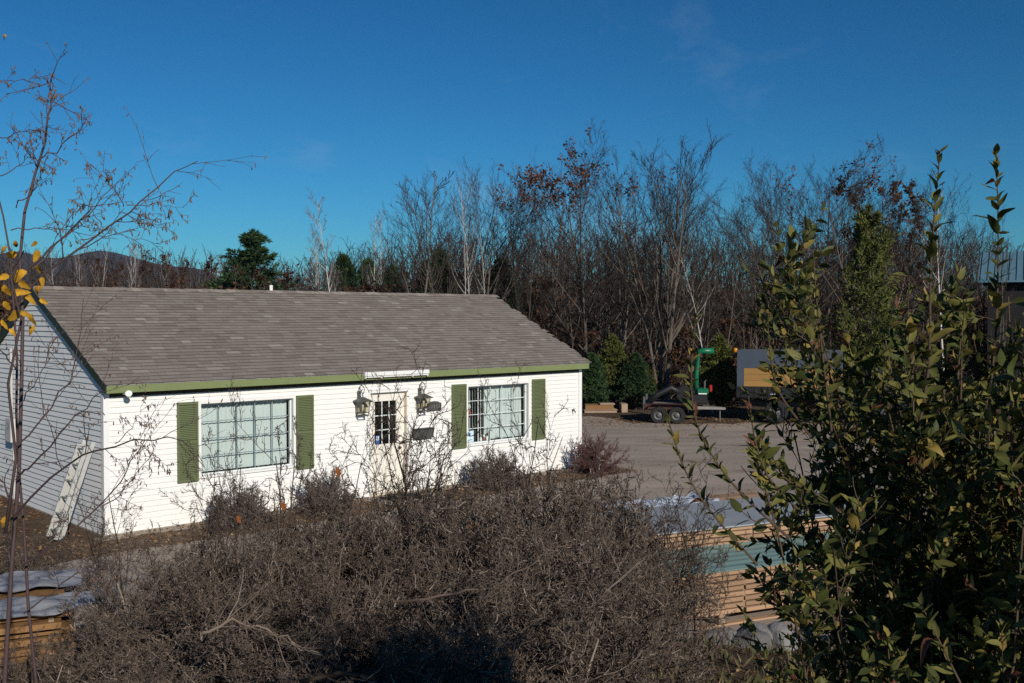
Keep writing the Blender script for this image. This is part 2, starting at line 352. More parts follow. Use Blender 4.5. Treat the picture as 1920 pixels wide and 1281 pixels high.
def quads_to_mesh(name, parts, mats, smooth=False):
    """parts: list of (V,Q,rnd,matindex); degenerate quads are split out as triangles through validate"""
    off = 0; V, Q, R, I = [], [], [], []
    for v, q, r, i in parts:
        V.append(v); Q.append(q + off); R.append(r); I.append(np.full(len(q), i)); off += len(v)
    return np_mesh2(name, np.concatenate(V), np.concatenate(Q), mats, np.concatenate(R), np.concatenate(I), smooth)
def np_mesh2(name, V, Q, mats, rnd, midx, smooth):
    tri = Q[:, 2] == Q[:, 3]
    if not tri.any(): return np_mesh(name, V, Q, mats, rnd, midx, smooth)
    me = bpy.data.meshes.new(name); V = np.ascontiguousarray(V, dtype=np.float32)
    me.vertices.add(len(V)); me.vertices.foreach_set('co', V.ravel())
    cnt = np.where(tri, 3, 4); starts = np.concatenate([[0], np.cumsum(cnt)[:-1]]).astype(np.int32)
    mask = np.ones(Q.shape, bool); mask[tri, 3] = False
    flat = np.ascontiguousarray(Q[mask], dtype=np.int32)
    me.loops.add(len(flat)); me.loops.foreach_set('vertex_index', flat)
    me.polygons.add(len(Q)); me.polygons.foreach_set('loop_start', starts)
    for m in mats: me.materials.append(MATS[m])
    me.polygons.foreach_set('material_index', np.ascontiguousarray(midx, dtype=np.int32))
    if smooth: me.polygons.foreach_set('use_smooth', np.ones(len(Q), dtype=bool))
    a = me.attributes.new('rnd', 'FLOAT', 'POINT'); a.data.foreach_set('value', np.ascontiguousarray(rnd, dtype=np.float32))
    me.update(calc_edges=True); me.validate(); return me
def set_rnd(me, val):
    a = me.attributes.new('rnd', 'FLOAT', 'POINT'); a.data.foreach_set('value', [val] * len(me.vertices)); return me

# ------------------------------------------------------------------ ground, lot, hill
PRF_Y = [-60, 0, 3, 4, 6, 9, 11.0, 11.5, 12.2]; PRF_Z = [2.3, 2.25, 2.15, 1.88, 1.25, 0.56, 0.34, 0.02, 0.0]
def vnoise(x, y, s, seed):
    return (np.sin(x * s * 1.3 + seed) * np.cos(y * s * 1.7 + seed * 2.1) + 0.5 * np.sin(x * s * 3.1 + y * s * 2.3 + seed * 3) + 0.3 * np.sin(-x * s * 5.3 + y * s * 6.1 + seed))
def gz(x, y):
    x = np.asarray(x, float); y = np.asarray(y, float)
    ys = y + np.clip((-3.0 - x) * 1.6, 0, 4.5)
    z = np.interp(ys, PRF_Y, PRF_Z)
    return z + 0.035 * vnoise(x, y, 1.3, 2.0) * np.clip(z / 0.3, 0, 1)
def grid_axis(fine0, fine1, step, far):
    a = list(np.arange(fine0, fine1 + 1e-6, step)); s = step; v = fine1
    while v < far: s *= 1.5; v += s; a.append(v)
    s = step; v = fine0; b = []
    while v > -far: s *= 1.5; v -= s; b.append(v)
    return np.array(b[::-1] + a)
gx = grid_axis(-14, 14, 0.35, 4000); gy = grid_axis(-3, 14, 0.25, 4000)
GX, GY = np.meshgrid(gx, gy); GZ = gz(GX, GY)
GV = np.stack([GX, GY, GZ], -1).reshape(-1, 3); nx = len(gx)
ii = (np.arange(len(gy) - 1)[:, None] * nx + np.arange(nx - 1)[None]).ravel()
ground = link('ground', np_mesh('ground', GV, np.stack([ii, ii + 1, ii + nx + 1, ii + nx], -1), ['soil'], smooth=True)); tag(ground, kind='structure')

# house frame: corner, along the front wall, away from the front
HC = Vector((-7.139, 17.84, 0)); YAW = 0.8169
HA = Vector((math.sin(YAW), math.cos(YAW), 0)); HB = Vector((-math.cos(YAW), math.sin(YAW), 0))
HRZ = math.atan2(HA.y, HA.x)
def hp(u, v, z=0.0): return HC + HA * u + HB * v + Vector((0, 0, z))
def sheet(name, pts, z, mat, sub=True):
    me = bpy.data.meshes.new(name); me.from_pydata([(p[0], p[1], z) for p in pts], [], [tuple(range(len(pts)))]); me.materials.append(MATS[mat])
    o = link(name, me); tag(o, kind='structure'); return o
rngE = random.Random(5)
far_edge = [(40, 36.5)] + [(x, 38.6 - 0.1 * x + rngE.uniform(-.35, .35) + (1.6 if x < 4 else 0)) for x in np.arange(24, 0.5, -0.7)]
sheet('parking_lot', [(-20, 12.25), (-7, 12.1), (0, 12.15), (20, 12.2), (40, 12.2)] + far_edge + [(-2, 41), (-2, 31), hp(12.6, 1.0)[:2], hp(12.6, -1.35)[:2], hp(-0.6, -1.3)[:2], hp(-2.0, -1.6)[:2], (-20, 14.2)], 0.004, 'asphalt')
sheet('planting_bed', [hp(-0.7, -0.02)[:2], hp(-0.9, -1.25)[:2], hp(2, -1.5)[:2], hp(5.0, -1.35)[:2], hp(7.4, -1.5)[:2], hp(10, -1.4)[:2], hp(12.75, -1.45)[:2], hp(12.75, -0.02)[:2]], 0.010, 'mulch')
sheet('door_step', [hp(5.35, -1.2)[:2], hp(6.95, -1.2)[:2], hp(6.95, -0.03)[:2], hp(5.35, -0.03)[:2]], 0.016, 'concrete')
sheet('gravel_strip', [hp(-0.25, -0.03)[:2]] + [hp(x * .4 - .25, -.34 - .07 * math.sin(x * 2.1) - rngE.uniform(0, .05))[:2] for x in range(33)] + [hp(12.5, -0.03)[:2]], 0.0135, 'gravel')
# worn dirt strip along the far side of the lot
sheet('dirt_verge', [(40, 35.6)] + [(x, y - 1.0 + rngE.uniform(-.3, .3)) for x, y in far_edge[1:]] + [(x, y + 0.7) for x, y in far_edge[::-1]], 0.009, 'soil')

# distant hill
hx = np.linspace(-1150, 60, 60); top = np.interp(hx, [-1150, -900, -760, -690, -620, -560, -480, -380, -250, 60], [60, 88, 98, 95, 98, 92, 74, 40, 18, -4])
HV = []
for j, (dy, fz) in enumerate([(-420, -0.05), (-260, 0.35), (-120, 0.75), (0, 1.0), (250, 0.6), (500, -0.05)]):
    HV.append(np.stack([hx * (1 + dy / 3200), 1550 + dy + 20 * np.sin(hx / 60 + j), np.maximum(top * fz * (1 + 0.05 * np.sin(hx / 23 + j)), -2)], -1))
HV = np.concatenate(HV); n = len(hx); ii = (np.arange(5)[:, None] * n + np.arange(n - 1)[None]).ravel()
tag(link('hill', np_mesh('hill', HV, np.stack([ii, ii + 1, ii + n + 1, ii + n], -1), ['forest_hill'], smooth=True)), kind='structure')

# ------------------------------------------------------------------ house
house = empty('house', HC, HRZ, 'single-storey white clapboard house with green trim and grey shingle roof', 'house')
# local frame: x along the front wall, y away from the camera side (front face at y=0)
LEN, HW, OE, ZE, ZR, ORK = 12.2, 3.4367, 0.25, 2.69, 4.45, 0.05
WT = 2.53
slope = (ZR - ZE) / (HW + OE); ANG = math.atan(slope)
def roof_z(y): return ZE + (y + OE) * slope if y <= HW else ZR - (y - HW) * slope
OPEN = [(1.74, 3.82, 0.84, 2.29), (5.60, 6.66, 0.02, 2.29), (8.32, 10.37, 0.86, 2.30)]
def wall_with_holes(mb, openings, x0, x1, z0, z1, y0, y1):
    x = x0
    for (a, b, c, d) in sorted(openings):
        mb.box(x, a, y0, y1, z0, z1); mb.box(a, b, y0, y1, d, z1)
        if c > z0 + 0.03: mb.box(a, b, y0, y1, z0, c)
        x = b
    mb.box(x, x1, y0, y1, z0, z1)
mb = MB(); wall_with_holes(mb, OPEN, 0.0, LEN, 0.02, WT, 0.0, 0.14)
front = mb.build('front_wall', 'siding', house)
D2 = 2 * HW
mb = MB(); mb.prism([(0.14, 0.02), (D2 - 0.14, 0.02), (D2 - 0.14, WT), (HW, ZR - 0.18), (0.14, WT)], 0.0, 0.14)
gable = None
gm = mb.mesh('gable_wall', 'siding')
for v in gm.vertices: x, y, z = v.co; v.co = (y, x, z)
gable = link('gable_wall', gm, house)
link('gable_wall', gm, house, loc=(LEN - 0.14, 0, 0))
MB().box(0.0, LEN, D2 - 0.14, D2, 0.02, WT).build('rear_wall', 'siding', house)
MB().box(0.15, LEN - 0.15, 0.15, D2 - 0.15, 0.03, 0.08).build('floor_slab', 'room', house)
MB().box(0.15, LEN - 0.15, 0.15, D2 - 0.15, 2.42, 2.46).build('interior_ceiling', 'room', house)
MB().box(0.15, LEN - 0.15, 2.6, 2.7, 0.085, 2.41).build('inner_wall', 'room', house)
mb = MB(); mb.box(-0.03, LEN + 0.03, -0.03, 0.1, -0.3, 0.03); mb.box(-0.03, 0.1, 0.11, D2, -0.3, 0.028); mb.box(LEN - .1, LEN + 0.03, 0.11, D2, -0.3, 0.028)
mb.build('foundation', 'concrete', house)
# clapboards
EXP = 0.1016; rs0 = random.Random(2)
def clap(parent, x0, x1, z0, z1, t0=0.020, t1=0.003, seed=0):
    b = MB(); b.hexa([(x0, -t0, z0 + .002), (x1, -t0, z0 + .002), (x1, -0.0015, z0), (x0, -0.0015, z0), (x0, -t1, z1), (x1, -t1, z1), (x1, -0.0015, z1), (x0, -0.0015, z1)])
    return b.build('siding_board', 'siding', parent)
z = 0.03
while z < WT - 0.02:
    z1 = min(z + EXP, WT - 0.002); segs = [(0.085, LEN - 0.085, z, z1)]
    for (a, b, c, d) in OPEN:
        new = []
        for (s0, s1, q0, q1) in segs:
            if d <= q0 or c >= q1 or b <= s0 or a >= s1: new.append((s0, s1, q0, q1)); continue
            new += [(s0, a, q0, q1), (b, s1, q0, q1)]
            if d < q1 - 0.006: new.append((a, b, d, q1))
            if c > q0 + 0.006: new.append((a, b, q0, c))
        segs = new
    joint = 1.1 + (int(round(z / EXP)) * 1.37) % 3.6
    for (s0, s1, q0, q1) in segs:
        xs_ = [s0] + [x_ for x_ in (joint, joint + 3.66, joint + 7.32, joint + 10.98) if s0 + .3 < x_ < s1 - .3] + [s1]
        for xa, xb in zip(xs_[:-1], xs_[1:]): clap(front, xa, xb - (.0025 if xb < s1 else 0), q0, q1, t0=0.020 + rs0.uniform(-.0015, .0015))
    z += EXP
z = 0.03
def gext(z): # extents in y of the gable at height z
    if z <= WT: return 0.085, D2 - 0.085
    return (z - ZE + 0.13) / slope - OE, 2 * HW - ((z - ZE + 0.13) / slope - OE)
while z < ZR - 0.3:
    z1 = z + EXP; a0, b0 = gext(z); a1, b1 = gext(z1)
    if b1 - a1 < 0.05: break
    b = MB(); t0, t1 = 0.022, 0.004
    b.hexa([(-t0, a0, z), (-t0, b0, z), (-0.0015, b0, z), (-0.0015, a0, z), (-t1, a1, z1), (-t1, b1, z1), (-0.0015, b1, z1), (-0.0015, a1, z1)])
    b.build('siding_board', 'siding', gable); z += EXP
# corner posts, fascia, soffit
for (cx, sx) in ((0, -1), (LEN, 1)):
    mb = MB(); mb.box(min(cx + sx * 0.024, cx - sx * 0.08), max(cx + sx * 0.024, cx - sx * 0.08), -0.032, -0.002, 0.03, WT - 0.004)
    mb.box(min(cx + sx * 0.024, cx + sx * 0.002), max(cx + sx * 0.024, cx + sx * 0.002), -0.0015, 0.08, 0.03, WT - 0.004)
    mb.build('corner_post', 'trim', house)
MB().box(-ORK, LEN + ORK, -OE, -OE + 0.022, ZE - 0.155, ZE - 0.018).build('fascia', 'green_paint', house)
MB().box(-ORK, LEN + ORK, -OE - 0.012, -OE + 0.024, ZE - 0.017, ZE - 0.006).build('drip_edge', 'trim', house)
MB().box(0.09, LEN - 0.09, -0.030, -0.0205, 2.452, ZE - 0.153).build('eave_band', 'olive_band', house)  # dark olive strip along the wall top, just under the fascia
MB().box(-ORK, LEN + ORK, -OE + 0.0225, -0.028, ZE - 0.152, ZE - 0.145).build('soffit', 'soffit', house)
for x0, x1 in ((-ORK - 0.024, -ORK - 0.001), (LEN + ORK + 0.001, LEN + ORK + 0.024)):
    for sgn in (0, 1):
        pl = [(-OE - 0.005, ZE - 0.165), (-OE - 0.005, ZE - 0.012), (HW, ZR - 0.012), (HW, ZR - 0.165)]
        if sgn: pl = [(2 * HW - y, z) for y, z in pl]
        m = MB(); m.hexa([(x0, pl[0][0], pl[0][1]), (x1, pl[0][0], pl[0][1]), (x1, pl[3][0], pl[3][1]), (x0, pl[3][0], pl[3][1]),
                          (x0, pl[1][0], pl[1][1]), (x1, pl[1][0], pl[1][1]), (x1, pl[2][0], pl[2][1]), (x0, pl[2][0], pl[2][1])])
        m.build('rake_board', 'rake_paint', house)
# narrow rake soffit boxes between wall and rake board
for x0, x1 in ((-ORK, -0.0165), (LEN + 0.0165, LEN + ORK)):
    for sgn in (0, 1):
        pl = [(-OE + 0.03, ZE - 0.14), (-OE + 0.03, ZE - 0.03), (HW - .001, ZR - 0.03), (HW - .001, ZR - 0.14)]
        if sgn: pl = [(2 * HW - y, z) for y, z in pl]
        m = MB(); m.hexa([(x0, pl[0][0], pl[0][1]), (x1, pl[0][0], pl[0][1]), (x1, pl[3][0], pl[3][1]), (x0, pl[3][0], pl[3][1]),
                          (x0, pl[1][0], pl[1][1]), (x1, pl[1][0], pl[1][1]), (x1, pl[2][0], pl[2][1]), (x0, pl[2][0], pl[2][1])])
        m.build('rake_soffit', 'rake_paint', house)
# roof deck and shingles
mb = MB()
for sgn in (0, 1):
    pl = [(-OE, ZE - 0.024), (-OE, ZE - 0.005), (HW, ZR - 0.005), (HW, ZR - 0.024)]
    if sgn: pl = [(2 * HW - y, z) for y, z in pl]
    mb.hexa([(-ORK, *pl[0]), (LEN + ORK, *pl[0]), (LEN + ORK, *pl[3]), (-ORK, *pl[3]), (-ORK, *pl[1]), (LEN + ORK, *pl[1]), (LEN + ORK, *pl[2]), (-ORK, *pl[2])])
roof = mb.build('roof', 'shingle', house); set_rnd(roof.data, 0.4)
SL = math.hypot(HW + OE, ZR - ZE); NR = 32; SE = SL / NR
rs = np.random.default_rng(11)
def tabmesh(w, val):
    # shingle tab: local x along the eave, y up the slope, z off the roof; tilted so that the butt edge stands proud
    m = MB(); l = SE * 1.35
    m.hexa([(0, 0, 0.003), (w, 0, 0.003), (w, l, 0.001), (0, l, 0.001), (0, 0, 0.0165), (w, 0, 0.0165), (w, l, 0.003), (0, l, 0.003)])
    m.mi = [0, 0, 1, 0, 0, 0]
    return set_rnd(m.mesh('shingle', 'shingle', 'shingle_edge'), val)
WIDS = (0.145, 0.20, 0.26, 0.305); VALS = (0.1, 0.3, 0.42, 0.5, 0.62, 0.75, 0.9, 0.99); VP = (.1, .2, .2, .22, .14, .09, .03, .02)
TM = {(i, j): tabmesh(w - 0.004, v) for i, w in enumerate(WIDS) for j, v in enumerate(VALS)}
ca, sa = math.cos(ANG), math.sin(ANG)
SV, SQ, SR, SMI, cnt_tab = [], [], [], [], 0
for r in range(NR):
    x = -ORK - 0.015 - rs.uniform(0, .02); y = -OE - 0.02 + r * SE * ca; zz = ZE - 0.004 - 0.02 * slope + r * SE * sa
    while x < LEN + ORK + 0.01:
        i = rs.integers(0, 4); j = rs.choice(8, p=VP); w = WIDS[i]
        lift = rs.uniform(0, 0.003)
        if x + w > LEN + ORK + 0.02: i, w = 0, WIDS[0]
        if r < 6 and cnt_tab < 300:
            link('shingle', TM[(i, j)], roof, loc=(x, y - lift * sa, zz + lift * ca), rot=(ANG, 0, 0)); cnt_tab += 1
        else:
            me = TM[(i, j)]; b = len(SV)
            for v in me.vertices:
                q = v.co; SV.append((x + q.x, y + q.y * ca - (q.z + lift) * sa, zz + q.y * sa + (q.z + lift) * ca))
            SQ += [[b + k for k in p.vertices] for p in me.polygons]; SMI += [p.material_index for p in me.polygons]; SR += [VALS[j] + rs.uniform(-.08, .01)] * 8
        x += w
upper = link('upper_shingles', np_mesh('upper_shingles', np.array(SV), np.array(SQ), ['shingle', 'shingle_edge'], np.clip(SR, 0, 1), SMI, flat=True), roof); tag(upper, kind='stuff')
x = -ORK - 0.02
capm = []
for v in (0.2, 0.35, 0.5, 0.7, 0.93):
    m = MB(); l, hgt = 0.30, 0.016
    for sg in (-1, 1):
        m.hexa([(0, 0, hgt), (l, 0, 0.006), (l, sg * 0.13 * ca, 0.006 - 0.13 * sa), (0, sg * 0.13 * ca, hgt - 0.13 * sa),
                (0, 0, hgt + 0.006), (l, 0, 0.012), (l, sg * 0.13 * ca, 0.012 - 0.13 * sa), (0, sg * 0.13 * ca, hgt + 0.006 - 0.13 * sa)])
    capm.append(set_rnd(m.mesh('ridge_shingle', 'shingle'), v))
while x < LEN + ORK - 0.1:
    link('ridge_shingle', capm[rs.integers(0, 5)], roof, loc=(x, HW, ZR + 0.006 + rs.uniform(0, .006)), rot=(0, rs.normal(0, .02), 0)); x += 0.20
mb = MB(); mb.lathe([(0.0, 0.16), (0.038, 0.16), (0.042, 0.155), (0.042, -0.1)], 12, c=(5.45, HW + 0.3, ZR)); vent = mb.build('vent_pipe', 'white_plastic', house, smooth=False)

# windows
def window(u0, u1, z0, z1, nx_, nz_, mm='muntin'):
    w = MB(); t = 0.055     # casing proud of the siding, then the reveal
    w.box(u0, u0 + t, -0.036, -0.002, z0, z1); w.box(u1 - t, u1, -0.036, -0.002, z0, z1)
    w.box(u0 + t, u1 - t, -0.036, -0.002, z1 - t, z1); w.box(u0 + t - .002, u1 - t + .002, -0.045, -0.002, z0, z0 + t * 0.8)
    # reveal lining
    a0, a1, b0, b1 = u0 + t * .95, u1 - t * .95, z0 + t * .75, z1 - t * .95
    w.box(u0 + .004, a0, -.0015, 0.12, z0 + .004, z1 - .004); w.box(a1, u1 - .004, -.0015, 0.12, z0 + .004, z1 - .004)
    w.box(a0, a1, -.0015, 0.12, b1, z1 - .004); w.box(a0, a1, -.0015, 0.12, z0 + .004, b0)
    win = w.build('window', 'trim', house)
    f = MB(); s = 0.03; g0, g1, h0, h1 = a0 + s, a1 - s, b0 + s, b1 - s
    f.box(a0 + .001, g0, 0.06, 0.11, b0 + .001, b1 - .001); f.box(g1, a1 - .001, 0.06, 0.11, b0 + .001, b1 - .001)
    f.box(g0, g1, 0.06, 0.11, h1, b1 - .001); f.box(g0, g1, 0.06, 0.11, b0 + .001, h0)
    f.build('sash', 'muntin', win)
    for i in range(1, nx_):
        x_ = g0 + (g1 - g0) * i / nx_; MB().box(x_ - 0.0075, x_ + 0.0075, 0.078, 0.094, h0 + .001, h1 - .001).build('muntin', mm, win)
    for k in range(1, nz_):
        z_ = h0 + (h1 - h0) * k / nz_; MB().box(g0 + .001, g1 - .001, 0.0765, 0.0925, z_ - 0.007, z_ + 0.007).build('muntin', mm, win)
    for i in range(nx_):
        for k in range(nz_):
            x_, x2 = g0 + (g1 - g0) * i / nx_, g0 + (g1 - g0) * (i + 1) / nx_; z_, z2 = h0 + (h1 - h0) * k / nz_, h0 + (h1 - h0) * (k + 1) / nz_
            MB().box(x_, x2, 0.096, 0.099, z_, z2).build('pane', 'glass', win)
    return win, (g0, g1, h0, h1)
win1, g1_ = window(*OPEN[0], 5, 4, 'muntin_shaded')
win2, g2_ = window(*OPEN[2], 5, 4)
def blinds(u0, u1, z0, z1, label, n, openf, drift=0.0):
    root = empty('vertical_blinds', hp(u0, 0.2, z0), HRZ, label, 'blinds')
    MB().box(0, u1 - u0, -0.03, 0.03, z1 - z0 - 0.03, z1 - z0 + 0.04).build('head_rail', 'trim', root)
    w = (u1 - u0) / n
    sm = MB(); k = 4; hgt = z1 - z0 - 0.05
    pr = [(-w * .56 + w * 1.12 * i / k, 0.012 * math.sin(math.pi * i / k)) for i in range(k + 1)]
    for i in range(k):
        (xa, ya), (xb, yb) = pr[i], pr[i + 1]
        sm.hexa([(xa, ya, 0), (xb, yb, 0), (xb, yb + .0015, 0), (xa, ya + .0015, 0), (xa, ya, hgt), (xb, yb, hgt), (xb, yb + .0015, hgt), (xa, ya + .0015, hgt)])
    sme = sm.mesh('slat', 'blind')
    for i in range(n):
        f = (i + .5) / n
        link('slat', sme, root, loc=((i + .5) * w, 0, 0.012), rot=(0, drift * math.sin(i * 2.3), openf(f)))
    return root
rb = random.Random(3)
blinds(g1_[0] + .01, g1_[1] - .01, g1_[2], g1_[3], 'closed pale vertical blinds filling the shuttered window left of the door', 19, lambda f: math.radians(-20 + rb.uniform(-4, 4)))
blinds(g2_[0] + .01, g2_[1] - .01, g2_[2], g2_[3], 'half-drawn pale vertical blinds behind the window with dark panes right of the door', 22,
       lambda f: math.radians(44 + rb.uniform(-5, 5) if f < 0.38 else (-28 + rb.uniform(-16, 16))), 0.012)
# shutters
def shutter(u0, u1, z0, z1):
    s = MB(); fr = 0.035
    s.box(u0, u0 + fr, -0.055, -0.017, z0, z1); s.box(u1 - fr, u1, -0.055, -0.017, z0, z1)
    s.box(u0 + fr, u1 - fr, -0.055, -0.017, z1 - 0.05, z1); s.box(u0 + fr, u1 - fr, -0.055, -0.017, z0, z0 + 0.06)
    zm = z0 + (z1 - z0) * 0.5; s.box(u0 + fr, u1 - fr, -0.055, -0.017, zm - 0.025, zm + 0.025)
    s.box(u0 + fr, u1 - fr, -0.024, -0.0175, z0 + 0.06, z1 - 0.05)
    sh = s.build('shutter', 'shutter', house)
    l = MB(); z_ = z0 + 0.065
    while z_ < z1 - 0.07:
        if not (zm - 0.05 < z_ < zm + 0.025):
            l.hexa([(u0 + fr, -0.052, z_), (u1 - fr, -0.052, z_), (u1 - fr, -0.046, z_), (u0 + fr, -0.046, z_), (u0 + fr, -0.03, z_ + 0.028), (u1 - fr, -0.03, z_ + 0.028), (u1 - fr, -0.0245, z_ + 0.028), (u0 + fr, -0.0245, z_ + 0.028)])
        z_ += 0.033
    tag(l.build('louvres', 'shutter', sh), kind='stuff')
for a, b, c, d in ((1.325, 1.732, 0.80, 2.285), (3.828, 4.228, 0.79, 2.28), (7.885, 8.312, 0.84, 2.315), (10.44, 10.88, 0.84, 2.328)): shutter(a, b, c, d)
# door
u0, u1, z0, z1 = OPEN[1]
d = MB(); t = 0.055
d.box(u0, u0 + t, -0.032, -0.002, z0, z1); d.box(u1 - t, u1, -0.032, -0.002, z0, z1); d.box(u0 + t, u1 - t, -0.032, -0.002, z1 - t, z1)
d.box(u0 - 0.02, u1 + 0.02, -0.045, -0.002, z1 + .001, z1 + 0.03)
doorway = d.build('door_frame', 'trim', house)
d = MB(); a0, a1, b1 = u0 + t * .9, u1 - t * .9, z1 - t * .9
d.box(u0 + .003, a0, -.0015, 0.14, z0, z1 - .003); d.box(a1, u1 - .003, -.0015, 0.14, z0, z1 - .003); d.box(a0, a1, -.0015, 0.14, b1, z1 - .003); d.box(a0, a1, -0.02, 0.14, z0, z0 + 0.03)
d.build('door_jamb', 'door_jamb', doorway)
gl0, gl1, gz0, gz1 = 5.825, 6.397, 1.107, 2.04
d = MB(); yA, yB = 0.075, 0.118
d.box(a0 + .003, gl0, yA, yB, z0 + .035, b1 - .004); d.box(gl1, a1 - .003, yA, yB, z0 + .035, b1 - .004)
d.box(gl0, gl1, yA, yB, gz1, b1 - .004); d.box(gl0, gl1, yA, yB, z0 + .035, gz0)
door = d.build('door', 'door_paint', house)
for px0, px1 in ((gl0 - .04, 6.09), (6.13, gl1 + .04)):
    MB().bbox(px0, px1, yA - 0.012, yA - .0005, 0.25, 0.92, 0.008).build('door_panel', 'door_paint', door)
for i in (1, 2):
    x_ = gl0 + (gl1 - gl0) * i / 3; MB().box(x_ - .011, x_ + .011, yA + .004, yA + .02, gz0, gz1).build('muntin', 'muntin', door)
    z_ = gz0 + (gz1 - gz0) * i / 3; MB().box(gl0, gl1, yA + .003, yA + .019, z_ - .011, z_ + .011).build('muntin', 'muntin', door)
for i in range(3):
    for k in range(3):
        MB().box(gl0 + (gl1 - gl0) * i / 3, gl0 + (gl1 - gl0) * (i + 1) / 3, yA + .022, yA + .025, gz0 + (gz1 - gz0) * k / 3, gz0 + (gz1 - gz0) * (k + 1) / 3).build('pane', 'glass', door)
mb = MB(); mb.lathe([(0.0, -0.07), (0.022, -0.068), (0.03, -0.05), (0.022, -0.03), (0.011, -0.025), (0.011, -0.004), (0.03, -0.003), (0.03, 0)], 12, 'Y', c=(6.47, yA, 1.0)); mb.build('door_handle', 'black_metal', door, smooth=True)
st = MB(); st.box(5.86, 5.955, yA + .018, yA + .0205, 1.125, 1.30).build('sticker', 'sticker_blue', door)
st = MB(); st.box(5.872, 5.943, yA + .0165, yA + .0178, 1.20, 1.285); s_o = st.build('sticker', 'white_plastic', door)
st = MB(); st.box(5.885, 5.93, yA + .0155, yA + .0163, 1.215, 1.245); st.box(5.900, 5.915, yA + .0155, yA + .0163, 1.247, 1.275); st.build('sticker', 'sticker_blue', door)
# window stickers
mb = MB(); mb.box(g2_[0] + .01, g2_[0] + .25, 0.094, 0.0955, g2_[2] + .01, g2_[2] + .27); mb.build('sticker', 'paper_blue', win2)
mb = MB(); mb.lathe([(0, .0935), (0.045, .0935), (0.045, .0932), (0, .0932)], 14, 'Y', c=(g2_[0] + .11, 0, g2_[2] + .19)); mb.box(g2_[0] + .04, g2_[0] + .21, .0932, .0936, g2_[2] + .05, g2_[2] + .065); mb.build('sticker', 'sticker_blue', win2)

# ---- things fixed to the house
def thing_h(name, u, v, z, label, cat, group=None): return empty(name, hp(u, v, z), HRZ, label, cat, group)
def lantern(u, z, label):
    r = thing_h('wall_lantern', u, 0, z, label, 'lantern', 'lanterns either side of the door')
    # origin at the wall, at the height of the lantern's top plate
    MB().bbox(-0.04, 0.04, -0.03, -0.006, 0.02, 0.20, 0.006).build('wall_plate', 'lantern_metal', r)
    pts = [(0, -0.028, 0.15), (0, -0.035, 0.23), (0, -0.07, 0.30), (0, -0.13, 0.325), (0, -0.195, 0.30), (0, -0.225, 0.235), (0, -0.205, 0.165), (0, -0.155, 0.15), (0, -0.12, 0.185), (0, -0.125, 0.225), (0, -0.16, 0.235)]
    MB().tube(pts, 0.010, 6).build('scroll_arm', 'lantern_metal', r)
    MB().tube([(0, -0.165, 0.15), (0, -0.165, 0.07)], 0.012, 6).build('stem', 'lantern_metal', r)
    W0, cy = 0.105, -0.165
    cap = MB()
    def sq(h, w): return [(-w, cy - w, h), (w, cy - w, h), (w, cy + w, h), (-w, cy + w, h)]
    cap.hexa(sq(0.0, 0.148) + sq(0.075, 0.03)); cap.hexa(sq(-0.018, 0.152) + sq(-.0005, 0.152)); cap.build('cap', 'lantern_metal', r)
    fr = MB()
    for sx in (-1, 1):
        for sy in (-1, 1):
            fr.hexa([(sx * (W0 * .82) + dx, cy + sy * (W0 * .82) + dy, -0.30) for dx, dy in ((-.0065, -.0065), (.0065, -.0065), (.0065, .0065), (-.0065, .0065))] +
                    [(sx * W0 + dx, cy + sy * W0 + dy, -0.0185) for dx, dy in ((-.0065, -.0065), (.0065, -.0065), (.0065, .0065), (-.0065, .0065))])
    q = W0 * .82
    for zb in (-0.31, -0.25):
        fr.box(-q - .014, q + .014, cy - q - .014, cy - q + .01, zb, zb + .014); fr.box(-q - .014, q + .014, cy + q - .01, cy + q + .014, zb, zb + .014)
        fr.box(-q - .0135, -q + .01, cy - q + .011, cy + q - .011, zb, zb + .014); fr.box(q - .01, q + .0135, cy - q + .011, cy + q - .011, zb, zb + .014)
    fr.build('frame', 'lantern_metal', r)
    for k in range(4):
        a = k * math.pi / 2; g = MB(); g.hexa([(-q + .012, -q, -0.225), (q - .012, -q, -0.225), (q - .012, -q + .003, -0.225), (-q + .012, -q + .003, -0.225), (-W0 + .012, -W0, -0.02), (W0 - .012, -W0, -0.02), (W0 - .012, -W0 + .003, -0.02), (-W0 + .012, -W0 + .003, -0.02)])
        g.build('glass_pane', 'lantern_glass', r, loc=(0, cy, 0), rot=(0, 0, a))
    MB().lathe([(0.0, -0.05), (0.016, -0.06), (0.028, -0.1), (0.018, -0.16), (0.018, -0.2), (0, -0.2)], 10, c=(0, cy, 0)).build('bulb', 'white_plastic', r)
    return r
lantern(5.345, 2.10, 'black scroll-arm wall lantern left of the door, alone on the siding')
lantern(6.96, 2.09, 'black scroll-arm wall lantern right of the door, beside the dark arched plaque')
r = thing_h('tube_light', 5.30, -OE - 0.004, 2.585, 'long white tube light fixture mounted on the green eave board above the door', 'light fixture')
MB().bbox(0, 1.70, -0.085, -0.002, 0.03, 0.12, 0.012).build('housing', 'white_plastic', r)
MB().tube([(0.06, -0.05, 0.012), (1.64, -0.05, 0.012)], 0.017, 10).build('tube', 'white_plastic', r)
for q in (0.02, 0.42, 1.25, 1.66): MB().bbox(q - .015, q + .015, -0.075, -0.02, -0.018, 0.029, 0.004).build('lamp_holder', 'trim', r)
r = thing_h('number_plaque', 7.37, -0.02, 1.755, 'dark cast plaque with an arched top beside the right lantern', 'plaque')
pl = [(-.20, 0), (.20, 0), (.20, .16)] + [(.20 - .4 * i / 8, .16 + .055 * math.sin(math.pi * i / 8)) for i in range(1, 8)] + [(-.20, .16)]
MB().prism(pl, -0.022, 0.0).build('plate', 'plaque', r)
rr = random.Random(8); mb = MB()
